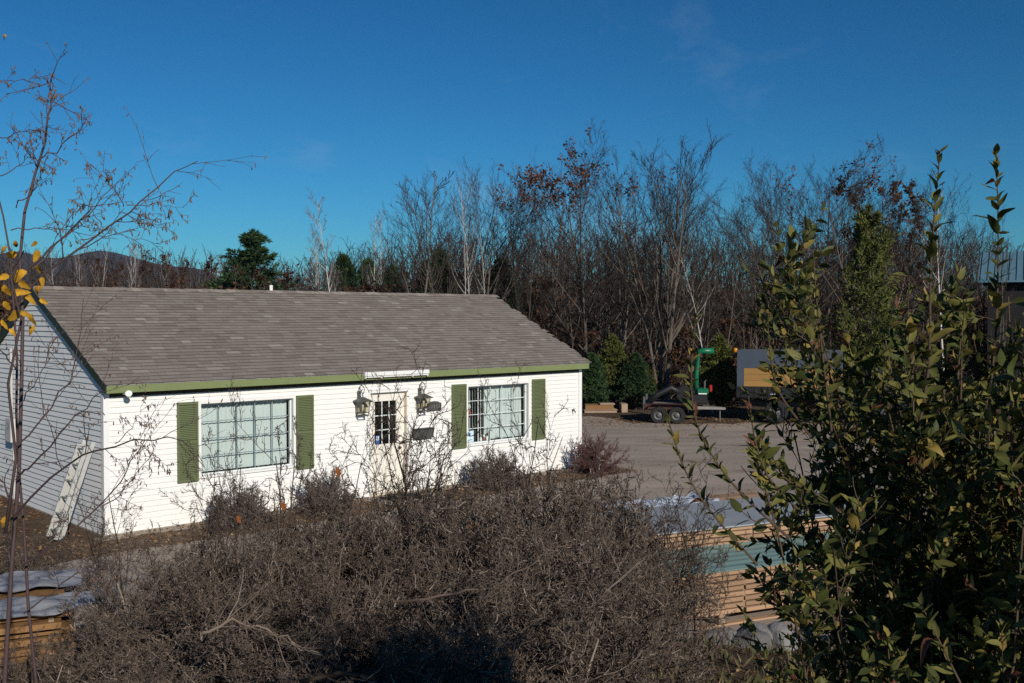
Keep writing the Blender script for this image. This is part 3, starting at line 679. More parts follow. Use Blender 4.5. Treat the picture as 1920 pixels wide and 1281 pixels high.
for i in range(5):
    x_ = -.14 + .07 * i; pts = [(x_ + rr.uniform(-.018, .018), -0.024, 0.05 + 0.028 * k) for k in range(4)]; mb.tube(pts, 0.0065, 5)
mb.build('relief', 'relief', r)
r = thing_h('letter_box', 7.02, -0.02, 1.17, 'flat black letter box fixed to the siding below the right lantern', 'letter box')
MB().bbox(-.26, .26, -0.10, 0.0, 0, .19, .008).build('body', 'plaque', r)
MB().bbox(-.265, .265, -0.115, 0.002, .192, .225, .006).build('lid', 'black_metal', r)
for s_ in (-1, 1): MB().tube([(s_ * .16, -.1, .01), (s_ * .16, -.13, -.03), (s_ * .16, -.15, -.01)], .006, 5).build('hook', 'black_metal', r)
r = thing_h('garden_tap', 11.88, -0.02, 1.47, 'small dark garden tap on the siding near the far corner', 'tap')
MB().tube([(0, 0.0, 0), (0, -.07, 0), (0, -.10, -.02), (0, -.105, -.06)], [.014, .016, .016, .013], 8).build('spout', 'black_metal', r)
MB().lathe([(0, .035), (.032, .034), (.036, .028), (.03, .02), (.008, .018), (.008, -.005)], 10, c=(0, -.06, .02)).build('handle', 'black_metal', r)
r = thing_h('floodlight', 0.32, -0.16, 2.50, 'small white floodlight under the eave at the house corner', 'floodlight')
MB().lathe([(0, .035), (.05, .034), (.05, 0.0), (0, 0)], 12).build('mount', 'white_plastic', r)
MB().tube([(0.0, 0, 0), (0.02, -0.06, -0.03)], .013, 6).build('arm', 'grey_box', r)
hd = MB(); hd.lathe([(0.0, 0.0), (.03, .0), (.038, .02), (.055, .09), (.06, .11), (.052, .105), (0, .085)], 12)
o = hd.build('lamp_head', 'white_plastic', r, smooth=True); o.location = (0.03, -0.07, -0.03); o.rotation_euler = (math.radians(60), 0, math.radians(-25))
r = thing_h('electric_meter', 0, 4.75, 1.2, 'grey electric meter box with conduit on the shaded gable wall', 'meter')
MB().bbox(-.14, -.018, -.17, .17, 0.05, .55, .012).build('box', 'grey_box', r)
MB().lathe([(.0, -.26), (.07, -.25), (.085, -.2), (.085, -.14), (0, -.14)], 14, 'X', c=(0, 0, .38)).build('dial', 'glass', r)
MB().tube([(-.06, -.11, .04), (-.06, -.11, -1.2)], .022, 8).build('conduit', 'grey_box', r)
MB().tube([(-.06, .0, .56), (-.06, .0, 2.0)], .025, 8).build('conduit', 'grey_box', r)
r = thing_h('step_slab', 6.13, -0.55, 0.018, 'flat dark slab lying on the step before the door', 'door mat')
MB().bbox(-.45, .45, -.3, .3, 0, .016, .006).build('mat', 'mat', r)  # thin dark slab lying flat before the door
# ornaments on the sill of the darker window
for i, (du, hh, c_) in enumerate(((0.17, 0.30, 'ornament_red'), (0.52, 0.20, 'white_plastic'), (0.62, 0.17, 'ornament_red'), (0.72, 0.21, 'white_plastic'))):
    zz = 0.62 if i == 0 else 0.0
    r = thing_h('ornament', g2_[0] + du, 0.15, g2_[2] - 0.028 + zz, ['small red and white ornament hanging inside the darker window', 'white figurine on the sill of the darker window, first of three', 'red figurine on the sill of the darker window', 'white figurine on the sill of the darker window, next to the blinds'][i], 'ornament')
    MB().lathe([(0, 0), (.032, 0), (.036, hh * .3), (.022, hh * .55), (.012, hh * .62)], 10).build('body', c_, r, smooth=True)
    MB().lathe([(.010, hh * .62), (.030, hh * .74), (.028, hh * .9), (0, hh)], 10).build('head', 'white_plastic' if c_ != 'white_plastic' else 'pallet_wood', r, smooth=True)
# ladder leaning on the gable
lb = empty('ladder', hp(-0.72, 0.32, 0.02), HRZ, 'short aluminium extension ladder leaning against the shaded gable wall', 'ladder')
tilt = math.atan2(0.56, 1.62); Ln = 1.75
def rail(y, x, l0, l1, w=0.028, dpt=0.07):
    c, s = math.cos(tilt), math.sin(tilt); pts = []
    q = []
    for l in (l0, l1):
        for dy, dx in ((-w / 2, -dpt / 2), (w / 2, -dpt / 2), (w / 2, dpt / 2), (-w / 2, dpt / 2)):
            q.append((x + dx * c + l * s, y + dy, l * c - dx * s))
    return MB().hexa(q)
for sec, (xo, w2, l0) in enumerate(((0.0, 0.205, 0.0), (-0.085, 0.175, 0.03))):
    for sy in (-1, 1):
        ro = rail(sy * w2, xo, l0, Ln - sec * 0.06, 0.035).build('side_rail', 'aluminium', lb)
    for k in range(6):
        l = 0.16 + 0.29 * k; c, s = math.cos(tilt), math.sin(tilt)
        MB().tube([(xo + l * s, -w2, l * c), (xo + l * s, w2, l * c)], 0.019, 8).build('rung', 'rung', lb)
for sy in (-1, 1): MB().bbox(-0.06, 0.06, sy * 0.205 - .03, sy * .205 + .03, -0.02, 0.03, .006).build('foot', 'black_metal', lb)

# ------------------------------------------------------------------ tree and shrub makers (each returns meshes: wood, crown)
def wood_mesh(name, polys, mat, k, rng):
    V, Q, R = tubes(polys, k, rng); return np_mesh(name, V, Q, [mat], R, smooth=True)
def tree_proto(seed, H, stems=1, spread=8, limbs=14, sub=8, sub2=6, sub3=4, ang=36, trunk_r=0.11, tmin=0.22, up=0.05, lr=0.45, w=0.032,
               bark='bark_grey', twig='twig_far', rmin=0.0065, leaf=None, nleaf=0, leaf_size=0.11, leaf_z=0.0, droop=0.0, keep=1.0, sa=29, rnd_crown=False):
    rng = np.random.default_rng(seed)
    a = rng.uniform(0, 2 * np.pi) + np.arange(stems) * 2 * np.pi / stems; sp = np.radians(spread if stems > 1 else 2)
    D = np.stack([np.cos(a) * np.sin(sp), np.sin(a) * np.sin(sp), np.full(stems, np.cos(sp))], -1)
    P = np.stack([np.cos(a) * 0.12 * (stems > 1), np.sin(a) * 0.12 * (stems > 1), np.full(stems, -0.15)], -1)
    L = H * rng.uniform(0.86, 1.0, stems); L[0] = H
    lv = grow(rng, P, D, L, np.full(stems, trunk_r) * rng.uniform(.75, 1, stems), [
        dict(n=10, w=0.035, up=0.03, tip=0.12),
        dict(n=7, w=w * 1.5, up=up * 1.6, kids=limbs, t0=tmin, t1=0.97, ang=ang, av=9, lr=lr, fall=0.62, rr=0.55, rmin=rmin * 2, tip=0.25, rnd=rnd_crown),
        dict(n=5, w=w * 2, up=up - droop, kids=sub, t0=0.18, t1=1.0, ang=sa, av=10, lr=0.42, fall=0.35, rr=0.6, rmin=rmin * 1.4, tip=0.4, keep=keep),
        dict(n=4, w=w * 2.4, up=up - droop * 2, kids=sub2, t0=0.2, t1=1.0, ang=sa, av=11, lr=0.48, fall=0.3, rr=0.65, rmin=rmin, tip=0.6, keep=keep),
        dict(n=3, w=w * 2.6, up=up - droop * 3, kids=sub3, t0=0.2, t1=1.0, ang=sa, av=12, lr=0.5, fall=0.2, rr=0.8, rmin=rmin * .8, tip=0.6, keep=keep)])
    zmax = max(p[..., 2].max() for p, _ in lv)
    trunk = wood_mesh('trunk', lv[:2], bark, 6, rng)
    V, Q, R = tubes(lv[2:], 3, rng); parts = [(V, Q, R, 0)]; mats = [twig]
    if leaf:
        tips = np.concatenate([lv[3][0][:, -1], lv[4][0][:, -1], lv[4][0][:, 1]])
        pr = np.clip((tips[:, 2] - leaf_z * zmax) / (zmax * (1 - leaf_z) + 1e-6), 0, 1) + 0.02
        cl = np.sin(tips[:, 0] * 1.7 + seed) + np.sin(tips[:, 1] * 1.9) + np.sin(tips[:, 2] * 1.6 + 1)
        pr = pr * np.clip(cl * 0.6 + 0.4, 0.02, 1); pr /= pr.sum()
        idx = rng.choice(len(tips), size=min(nleaf, len(tips) - 1), replace=False, p=pr)
        c = tips[idx] + rng.normal(0, 0.05, (len(idx), 3)); X = nrm(rng.normal(size=c.shape) + np.array([0, 0, -0.5]))
        parts.append((*leaves(c, X, rng.uniform(0.6, 1.2, len(c)) * leaf_size, rng), 1)); mats.append(leaf)
    crown = quads_to_mesh('crown', parts, mats)
    return trunk, crown, zmax
def put_tree(proto, name, x, y, H, rz, label, cat='tree', group=None, sxy=1.0, tilt=0.0, z=0.0):
    trunk, crown, zm = proto; s = H / zm
    r = empty(name, (x, y, z), rz, label, cat, group); r.scale = (s * sxy, s * sxy, s); r.rotation_euler = (tilt, tilt * .5, rz)
    link('trunk', trunk, r); link('crown', crown, r); return r
def conifer_proto(seed, H, Rb, whorls=26, per=7, mat='needle_dark', tuft=0.16, shape=1.0, blades=7, t0=0.12, upang=15, flat=False, nside=9):
    rng = np.random.default_rng(seed)
    trunk = wood_mesh('trunk', grow(rng, [[0, 0, -0.1]], [[0, 0, 1.0]], [H], [0.03 + H * 0.010], [dict(n=10, w=0.01, up=0.05, tip=0.1)]), 'bark_grey', 6, rng)
    P, D, L = [], [], []
    for i in range(whorls):
        f = (i + 0.5) / whorls; zz = H * (t0 + (0.99 - t0) * f); l = Rb * (1 - f) ** shape + 0.08
        if flat: l = Rb * (1 - f) ** .75 * rng.uniform(.6, 1.2) + .22
        for k in range(per):
            a = rng.uniform(0, 2 * np.pi); e = np.radians(upang + 40 * f ** 2 + rng.normal(0, 8))
            P.append((0, 0, zz + rng.normal(0, H * .01))); D.append((np.cos(a) * np.cos(e), np.sin(a) * np.cos(e), np.sin(e))); L.append(l * rng.uniform(.65, 1.15))
    br = grow(rng, P, D, L, np.full(len(P), 0.014), [dict(n=5, w=0.08, up=0.03, tip=0.4), dict(n=3, w=0.1, up=0.03, kids=nside, t0=0.2, ang=48, av=10, lr=0.42, fall=0.55, rr=0.6, tip=0.5)])
    V, Q, R = tubes(br, 3, rng)
    pts, tan = [], []
    for p, _ in br:
        for i in range(1, p.shape[1]):
            for f in (0.5, 1.0):
                pts.append(p[:, i - 1] * (1 - f) + p[:, i] * f); tan.append(nrm(p[:, i] - p[:, i - 1]))
    pts = np.concatenate(pts); tan = np.concatenate(tan)
    pts = np.repeat(pts, blades, 0); tan = np.repeat(tan, blades, 0)
    X = nrm(tan * 0.9 + rng.normal(0, 0.55, tan.shape) + np.array([0, 0, 0.15]))
    lv_ = leaves(pts, X, tuft * rng.uniform(.6, 1.2, len(pts)), rng, width=0.28)
    crown = quads_to_mesh('crown', [(V, Q, R, 0), (*lv_, 1)], ['bark_grey', mat])
    return trunk, crown, H

# ---- background woods
PB = [tree_proto(s, 11, limbs=13, sub=8, sub2=6, sub3=4, ang=a, trunk_r=r, bark='bark_grey', up=u) for s, a, r, u in ((1, 36, .10, .07), (2, 30, .09, .09), (3, 42, .12, .05), (4, 33, .085, .08))]
PR = [tree_proto(s_, 12, stems=n_, spread=9, limbs=16, sub=8, sub2=6, sub3=3, ang=40, trunk_r=0.12, tmin=0.20, up=0.055, lr=0.50, w=0.03, sa=27, rmin=0.0055, rnd_crown=True) for s_, n_ in ((23, 1), (24, 2), (25, 3))]
PM = tree_proto(21, 12, stems=4, spread=6, limbs=16, sub=8, sub2=6, sub3=2, ang=30, trunk_r=0.12, tmin=0.22, up=0.06, lr=0.50, bark='bark_pale', sa=24, w=0.022)
PM2 = tree_proto(22, 12, stems=3, spread=10, limbs=11, sub=7, sub2=5, sub3=3, ang=34, trunk_r=0.11, tmin=0.25, up=0.07, bark='bark_grey')
PO = [tree_proto(31, 12, stems=2, spread=7, limbs=14, sub=8, sub2=6, sub3=4, ang=42, trunk_r=0.12, tmin=0.22, up=0.055, lr=0.5, rnd_crown=True, rmin=0.0055, leaf='oak_leaf', nleaf=2000, leaf_size=0.16, leaf_z=0.62),
      tree_proto(32, 12, limbs=15, sub=8, sub2=6, sub3=4, ang=44, trunk_r=0.12, tmin=0.22, up=0.05, lr=0.52, rnd_crown=True, rmin=0.0055, leaf='oak_leaf', nleaf=700, leaf_size=0.15, leaf_z=0.45),
      tree_proto(33, 12, stems=3, spread=11, limbs=11, sub=7, sub2=5, sub3=3, ang=38, trunk_r=0.11, tmin=0.2, up=0.05, leaf='beech_leaf', nleaf=4200, leaf_size=0.21, leaf_z=0.0)]
PW = [tree_proto(41, 9, limbs=24, sub=8, sub2=6, sub3=2, ang=34, trunk_r=0.075, tmin=0.25, up=0.04, lr=0.24, bark='bark_birch', twig='twig_birch', droop=0.06, rmin=0.005),
      tree_proto(42, 9, stems=2, spread=4, limbs=18, sub=7, sub2=5, sub3=2, ang=30, trunk_r=0.065, tmin=0.3, up=0.05, lr=0.26, bark='bark_birch', twig='twig_birch', droop=0.05, rmin=0.005),
      tree_proto(43, 9, limbs=13, sub=5, sub2=4, sub3=3, ang=38, trunk_r=0.06, tmin=0.45, up=0.08, lr=0.30, bark='bark_birch', twig='twig_far', rmin=0.005)]
PS = [tree_proto(s, 6, limbs=9, sub=5, sub2=4, sub3=3, ang=33, trunk_r=0.04, tmin=0.3, up=0.08, lr=0.32, bark=b, rmin=0.005) for s, b in ((51, 'bark_grey'), (52, 'bark_pale'), (53, 'bark_grey'))]
PU = [tree_proto(s, 3.2, stems=7, spread=22, limbs=6, sub=5, sub2=4, sub3=3, ang=34, trunk_r=0.03, tmin=0.12, up=0.05, lr=0.4, bark='bark_grey', rmin=0.005, leaf='beech_leaf', nleaf=n_, leaf_size=0.13) for s, n_ in ((61, 1300), (62, 500))]
rt = random.Random(77)
def tree_px(proto, name, px, ytop, D, label, cat='tree', group=None, sxy=1.0, tilt=0.0):
    H = CAMZ + (593 - ytop) / F * D
    return put_tree(proto, name, xat(px, D), D, H, rt.uniform(0, 6.28), label, cat, group, sxy, tilt)
tree_px(PO[0], 'oak_tree', 1100, 246, 46, 'tall oak holding clusters of red-brown leaves at its top behind the house', sxy=1.25)
tree_px(PM, 'maple_tree', 1243, 232, 43, 'tall bare maple with several pale stems fanning from one base behind the trailer', sxy=1.15)
tree_px(PO[1], 'oak_tree', 1560, 256, 50, 'wide oak with sparse brown leaves standing behind the dump truck', sxy=1.4)
tree_px(PO[2], 'oak_tree', 1668, 318, 52, 'oak still thick with dark rusty leaves beside the olive pine', sxy=1.1)
tree_px(PR[2], 'bare_tree', 1475, 285, 48, 'bare forked tree between the white leaning birch and the wide oak', sxy=1.25)
tree_px(PO[1], 'oak_tree', 985, 300, 49, 'slim oak with scattered brown leaves left of the red-leaved oak', sxy=1.0)
tree_px(PR[0], 'bare_tree', 900, 290, 48, 'bare dark tree rising behind the pair of white birch trunks', sxy=1.2)
tree_px(PR[1], 'bare_tree', 862, 305, 50, 'bare dark tree just left of the pair of white birch trunks', sxy=1.1)
tree_px(PS[1], 'young_tree', 790, 318, 46, 'tall thin young tree with wide bare forks above the roof ridge', sxy=1.5)
tree_px(PW[0], 'birch_tree', 634, 352, 52, 'white birch with fine drooping twigs standing alone above the roof', sxy=0.85)
tree_px(PW[1], 'birch_tree', 592, 435, 54, 'short twin-stemmed birch left of the lone white birch')
tree_px(PW[1], 'birch_tree', 712, 390, 55, 'slender twin birch right of the lone white birch')
tree_px(PW[2], 'birch_tree', 876, 330, 43, 'straight white birch trunk rising over the roof ridge, left of a pair', sxy=0.7)
tree_px(PW[2], 'birch_tree', 887, 322, 43.5, 'straight white birch trunk rising over the roof ridge, right of a pair', sxy=0.7)
tree_px(PW[2], 'birch_tree', 925, 400, 42, 'leaning white birch at the end of the roof ridge', tilt=-0.10, sxy=0.7)
tree_px(PW[2], 'birch_tree', 1338, 455, 40.6, 'thin white leaning birch with one forked branch behind the green pipe', tilt=0.12, sxy=1.25)
tree_px(PW[2], 'birch_tree', 1772, 325, 44, 'white birch with a forked trunk behind the tall leafy shoots', sxy=1.3, tilt=0.05)
for i, (px, yt, D) in enumerate(((115, 455, 66), (148, 462, 70), (182, 440, 68), (236, 455, 66), (252, 440, 64), (305, 465, 72), (388, 470, 68))):
    tree_px(PW[i % 3], 'birch_tree', px, yt, D, 'thin pale birch among the woods beyond the left end of the roof', group='birches beyond the left end of the roof', sxy=0.8)
tree_px(PO[2], 'oak_tree', 345, 470, 66, 'low bushy tree with rusty leaves above the roof, left of the pine', sxy=1.0)
tree_px(PO[2], 'oak_tree', 520, 495, 58, 'low rusty-leaved tree right of the lone pine above the roof', sxy=1.3)
tree_px(PO[2], 'oak_tree', 222, 478, 74, 'rusty-leaved tree among the pale birches beyond the roof', sxy=1.1)
SKX = [-300, 0, 250, 450, 560, 640, 720, 800, 900, 960, 1000, 1100, 1180, 1260, 1340, 1390, 1420, 1500, 1600, 1680, 1740, 1830, 1900, 1960, 2300]
SKY_ = [455, 455, 462, 480, 455, 400, 410, 345, 300, 335, 290, 262, 275, 262, 330, 365, 340, 290, 272, 300, 320, 352, 392, 400, 420]
G_T = 'bare grey trees filling the woods behind the house and lot'
L_T = 'bare grey tree among many in the woods behind the house and lot'
for i in range(150):
    px = -120 + 2200 * (i + rt.random()) / 150
    D = rt.uniform(52, 76) + (10 if px < 560 else 0)
    yt = np.interp(px, SKX, SKY_) + (rt.uniform(120, 260) if px > 760 else (rt.uniform(40, 130) if px > 560 else rt.uniform(5, 50)))
    pr = rt.choice(PB + [PM2] + PB)
    if yt > 470 and rt.random() < .5: pr = rt.choice(PS)
    tree_px(pr, 'bare_tree', px, min(yt, 520), D, L_T, group=G_T, sxy=rt.uniform(0.75, 1.1))
for px, yt, sx in ((832, 322, 1.0), (940, 312, 1.0), (1030, 276, 1.05), (1165, 268, 1.0), (1300, 300, .9), (1425, 335, .95), (1515, 280, 1.1), (1635, 288, 1.1), (1705, 300, 1.1), (1850, 372, 1.0)):
    D = rt.uniform(47, 53); tree_px(rt.choice(PR), 'bare_tree', px, yt, D, L_T, group=G_T, sxy=sx)
G_S = 'saplings along the edge of the woods'
L_S = 'thin leafless sapling at the edge of the woods'
for i in range(85):
    px = 930 + 1100 * (i + rt.random()) / 85; D = rt.uniform(43.5, 54)
    tree_px(rt.choice(PS), 'sapling', px, rt.uniform(430, 590), D, L_S, 'sapling', G_S, sxy=rt.uniform(.7, 1.2), tilt=rt.uniform(-.06, .06))
for i in range(48):
    px = -60 + 1000 * (i + rt.random()) / 48; D = rt.uniform(56, 76)
    tree_px(rt.choice(PS), 'sapling', px, rt.uniform(470, 520), D, 'thin leafless sapling beyond the roof ridge', 'sapling', 'saplings beyond the roof ridge', sxy=rt.uniform(.8, 1.4))
G_U = 'brown undergrowth bushes at the foot of the woods'
for i in range(80):
    px = 920 + 1150 * (i + rt.random()) / 80; D = rt.uniform(43, 60); 
    put_tree(rt.choice(PU), 'undergrowth_bush', xat(px, D), D, rt.uniform(1.8, 4.0), rt.uniform(0, 6), 'brown leafless undergrowth bush at the foot of the woods', 'bush', G_U, sxy=1.3)
for i in range(34):
    px = -80 + 1050 * (i + rt.random()) / 34; D = rt.uniform(54, 70)
    put_tree(rt.choice(PU), 'undergrowth_bush', xat(px, D), D, rt.uniform(4.2, 6.3), rt.uniform(0, 6), 'tall brown bush showing just above the roof ridge', 'bush', 'tall bushes showing above the roof ridge', sxy=1.3)
for i in range(46):
    px = 900 + 1150 * (i + rt.random()) / 46; D = rt.uniform(60, 76)
    put_tree(rt.choice(PU), 'undergrowth_bush', xat(px, D), D, rt.uniform(4.2, 6.6), rt.uniform(0, 6), 'tall brown bush deep among the trunks of the woods', 'bush', 'tall bushes deep in the woods', sxy=1.3)
# far-off wood that reads as one mass
rf = np.random.default_rng(9)
nst = 2100
fx = rf.uniform(-75, 95, nst); fy = rf.uniform(76, 118, nst); fpx = 960 + F * fx / fy
fh = CAMZ + (593 - np.maximum(np.minimum(np.interp(fpx, SKX, SKY_) + rf.uniform(60, 150, nst), 520 + rf.uniform(-40, 20, nst)), 455 + rf.uniform(-15, 30, nst))) / F * fy
lv = grow(rf, np.stack([fx, fy, np.zeros(nst)], -1), nrm(np.stack([rf.normal(0, .06, nst), rf.normal(0, .06, nst), np.ones(nst)], -1)), fh, rf.uniform(0.04, 0.10, nst),
          [dict(n=4, w=0.03, up=.05, tip=.2), dict(n=3, w=.1, up=.1, kids=8, t0=.25, ang=32, av=10, lr=.22, fall=.4, rr=.5, rmin=.026, tip=.6), dict(n=2, w=.1, up=.1, kids=3, t0=.2, ang=35, av=12, lr=.6, fall=.3, rr=.8, rmin=.021, tip=.7)])
V, Q, R = tubes(lv, 3, rf)
lp = np.stack([rf.uniform(-75, 95, 60000), rf.uniform(74, 116, 60000), rf.uniform(0, 8.0, 60000) * rf.uniform(0, 1, 60000) ** .6], -1)
wood = link('far_woodland', quads_to_mesh('far_woodland', [(V, Q, R, 0), (*leaves(lp, rf.normal(size=lp.shape), rf.uniform(.2, .55, len(lp)), rf), 1)], ['far_wood', 'beech_leaf']))
tag(wood, 'far-off mass of bare brown woodland along the horizon', 'woodland', kind='stuff')

# ---- evergreens
CP = conifer_proto(71, 9.5, 2.3, whorls=12, per=6, mat='needle_dark', tuft=0.30, shape=.8, blades=6, t0=0.42, upang=18, flat=True, nside=7)
CS = conifer_proto(72, 3.0, 1.1, whorls=16, per=7, mat='needle_dark', tuft=0.20, shape=.75, blades=5, t0=0.06, upang=25, nside=8)
CO = conifer_proto(73, 6.5, 2.0, whorls=17, per=6, mat='needle_olive', tuft=0.20, shape=.42, blades=5, t0=0.08, upang=22, nside=8)
CJ = conifer_proto(74, 2.6, 0.95, whorls=20, per=8, mat='needle_olive', tuft=0.15, shape=.55, blades=5, t0=0.04, upang=48, nside=7)
tree_px(CP, 'pine_tree', 472, 441, 62, 'lone dark pine with layered boughs rising above the roof', 'pine tree', sxy=1.45)
tree_px(CO, 'pine_tree', 1630, 415, 43, 'olive-green pine standing behind the dump truck', 'pine tree', sxy=.85)
tree_px(CJ, 'juniper_bush', 1350, 642, 39.8, 'bushy olive juniper behind the green pipe', 'juniper', sxy=1.1)
for px, yt, D in ((1110, 668, 42.5), (1150, 640, 43.5), (1192, 668, 42.2), (1220, 690, 43)):
    tree_px(CS if px in (1110, 1192) else CJ, 'young_pine', px, yt, D, 'small dense green pine growing between the house corner and the trailer', 'young pine', 'young pines between house and trailer', sxy=1.15)
for px, yt, D in ((645, 492, 58), (690, 500, 60), (735, 512, 57), (826, 485, 52), (800, 505, 55), (940, 500, 52)):
    tree_px(CS, 'evergreen_tree', px, yt, D, 'low dark evergreen peeping over the roof ridge', 'evergreen tree', 'low dark evergreens over the roof ridge', sxy=0.75)

# ------------------------------------------------------------------ trailer, truck, barn, pallets
def wheel(parent, x, y, r, w, nm='wheel'):
    t = MB(); t.lathe([(r * .58, -w / 2), (r * .93, -w / 2), (r, -w * .32), (r, w * .32), (r * .93, w / 2), (r * .58, w / 2)], 24, 'Y', c=(x, y, r)); o = t.build(nm, 'tyre', parent, smooth=False)
    m = MB(); m.lathe([(r * .6, -w * .46), (r * .56, -w * .40), (r * .50, -w * .1), (r * .30, -w * .12), (r * .26, -w * .3), (r * .1, -w * .34), (0, -w * .34)], 20, 'Y', c=(x, y, r)); m.build('rim', 'rim', o, smooth=True)
    for k in range(8):
        a = k * math.pi / 4; m = MB(); m.lathe([(0, -w * .17), (r * .035, -w * .17), (r * .035, -w * .1)], 6, 'Y', c=(x + r * .4 * math.cos(a), y, r + r * .4 * math.sin(a))); m.build('wheel_nut', 'black_metal', o)
    return o
# leaf-vacuum trailer, local x to the right
tr = empty('leaf_vacuum_trailer', (xat(1270, 37.6), 37.6, 0), math.radians(-11), 'dark flatbed trailer carrying a leaf vacuum with a tall green discharge pipe', 'trailer')
MB().bbox(-1.15, 0.55, -0.75, 0.75, 0.55, 0.66, .015).build('deck', 'trailer_deck', tr)
for y in (-.76, .76): MB().bbox(-1.17, 0.57, y - .03, y + .03, 0.49, 0.70, .01).build('side_beam', 'trailer_paint', tr)
MB().hexa([(0.57, -.5, .50), (1.75, -.06, .46), (1.75, .06, .46), (0.57, .5, .50), (0.57, -.5, .60), (1.75, -.06, .54), (1.75, .06, .54), (0.57, .5, .60)]).build('tongue', 'trailer_deck', tr)
MB().tube([(1.55, 0, .5), (1.55, 0, .04)], .03, 8).build('jack', 'rim', tr)
for x in (-0.62, 0.02):
    for y in (-.88, .88): wheel(tr, x, y, 0.30, 0.2)
for y in (-.88, .88):
    f = MB(); pr = [(-1.05, .42), (-.98, .62), (-.85, .70), (.25, .70), (.38, .62), (.45, .42)]
    for (xa, za), (xb, zb) in zip(pr[:-1], pr[1:]): f.hexa([(xa, y - .12, za), (xb, y - .12, zb), (xb, y + .12, zb), (xa, y + .12, za), (xa, y - .12, za + .02), (xb, y - .12, zb + .02), (xb, y + .12, zb + .02), (xa, y + .12, za + .02)])
    f.build('fender', 'trailer_paint', tr)
MB().box(-1.19, -1.172, -.6, -.35, .50, .58).build('tail_light', 'red_paint', tr)
MB().bbox(-1.2, -1.12, -.78, -.70, .45, .95, .01).build('stake', 'rim', tr); MB().bbox(-1.2, -1.12, .70, .78, .45, .95, .01).build('stake', 'rim', tr)
MB().lathe([(0.1, -.22), (.32, -.22), (.34, -.18), (.34, .18), (.32, .22), (.1, .22)], 20, 'Y', c=(0.32, 0, 1.02)).build('fan_housing', 'truck_black', tr)
MB().bbox(0.55, 1.10, -.35, .35, .67, 1.02, .03).build('engine', 'truck_black', tr)
MB().bbox(0.72, 1.14, -.36, .30, 1.03, 1.24, .04).build('engine_cowl', 'machine_green', tr)
MB().box(0.78, 1.08, -.364, -.3605, 1.035, 1.075).build('decal', 'white_plastic', tr)
MB().bbox(1.15, 1.27, -.15, .15, 1.10, 1.36, .04).build('fuel_tank', 'red_paint', tr)
MB().bbox(0.48, 0.66, -.30, .30, 1.03, 1.18, .02).build('air_filter', 'truck_black', tr)
MB().tube([(1.0, -.2, 1.24), (1.0, -.2, 1.5), (1.08, -.2, 1.56)], .03, 8).build('exhaust', 'rim', tr)
MB().tube([(0.2, -.1, 1.0), (-.2, -.2, 1.25), (-.7, -.25, 1.0), (-1.0, -.3, .72)], .11, 10).build('intake_hose', 'truck_black', tr, smooth=True)
pp = [(0.70, 0, 1.10), (0.70, 0, 1.75), (0.74, 0, 2.44)] + [(0.74 + .16 * (1 - math.cos(a)), 0, 2.44 + .16 * math.sin(a)) for a in (0.5, 1.0, 1.57)] + [(1.32, 0, 2.60)]
MB().tube(pp, [.088, .088, .088, .092, .098, .105, .115], 14).build('discharge_pipe', 'machine_green', tr, smooth=True)
for zz in (1.3, 1.95): MB().lathe([(.09, -.02), (.104, -.02), (.104, .02), (.09, .02)], 14, c=(.71, 0, zz)).build('pipe_clamp', 'black_metal', tr)

# dump truck, local x to the right (cab at the right), near side at y = -1.05
tk = empty('dump_truck', (xat(1457, 36.7) + .3, 37.75, 0), math.radians(-17), 'black dump truck with wooden side boards and grey steel upper panel', 'truck')
wheel(tk, 0, -0.98, 0.42, 0.26); wheel(tk, 0, 0.98, 0.42, 0.26); wheel(tk, 3.7, -0.98, 0.42, 0.24); wheel(tk, 3.7, 0.98, 0.42, 0.24)
MB().tube([(0, -.85, .42), (0, .85, .42)], .07, 8).build('axle', 'truck_black', tk)
for y in (-.42, .42): MB().bbox(-1.3, 4.6, y - .05, y + .05, .55, .75, .01).build('chassis_rail', 'truck_black', tk)
bd = MB(); bd.box(-1.40, 2.3, -1.05, 1.05, .92, 1.0); bd.box(-1.40, 2.3, -1.05, -1.0, 1.001, 1.32); bd.box(-1.40, 2.3, 1.0, 1.05, 1.001, 1.32); bd.box(-1.40, -1.33, -.999, .999, 1.001, 1.32); bd.box(2.23, 2.3, -.999, .999, 1.001, 1.9)
bed = bd.build('bed', 'truck_black', tk)
for k in range(8): MB().bbox(-1.25 + k * .48, -1.17 + k * .48, -1.075, -1.051, .93, 1.31, .006).build('bed_rib', 'truck_black', bed)
up = MB(); up.box(-1.38, 2.28, -1.045, -1.02, 1.995, 2.62); up.box(-1.38, 2.28, 1.02, 1.045, 1.325, 2.62); up.box(-1.385, -1.15, -1.047, -1.018, 1.322, 1.994); up.box(-1.38, -1.355, -1.019, 1.019, 1.325, 2.62)
up.build('upper_panel', 'truck_grey', tk)
for k in range(3):
    for x0, x1 in ((-1.145, -.10), (-.04, 1.06), (1.12, 2.27)): MB().bbox(x0, x1, -1.045, -1.0, 1.325 + k * .222, 1.325 + k * .222 + .216, .006).build('side_board', 'truck_wood', tk)
for x in (-.07, 1.09): MB().box(x - .028, x + .028, -1.062, -1.047, 1.33, 1.99).build('stake', 'truck_black', tk)
MB().tube([(-1.38, -1.033, 2.635), (2.28, -1.033, 2.635)], .018, 6).build('top_rail', 'rim', tk)
MB().lathe([(0, .16), (.06, .15), (.085, .08), (.085, 0), (0, 0)], 12, c=(-1.45, -.95, 2.56)).build('beacon', 'amber', tk, smooth=True)
for y in (-.98, .9): MB().bbox(-1.44, -1.405, y, y + .1, .98, 1.10, .01).build('tail_light', 'red_paint', tk)
MB().tube([(-.2, -1.09, 1.06), (0.05, -1.10, 1.06)], .02, 6).build('handle', 'aluminium', tk)
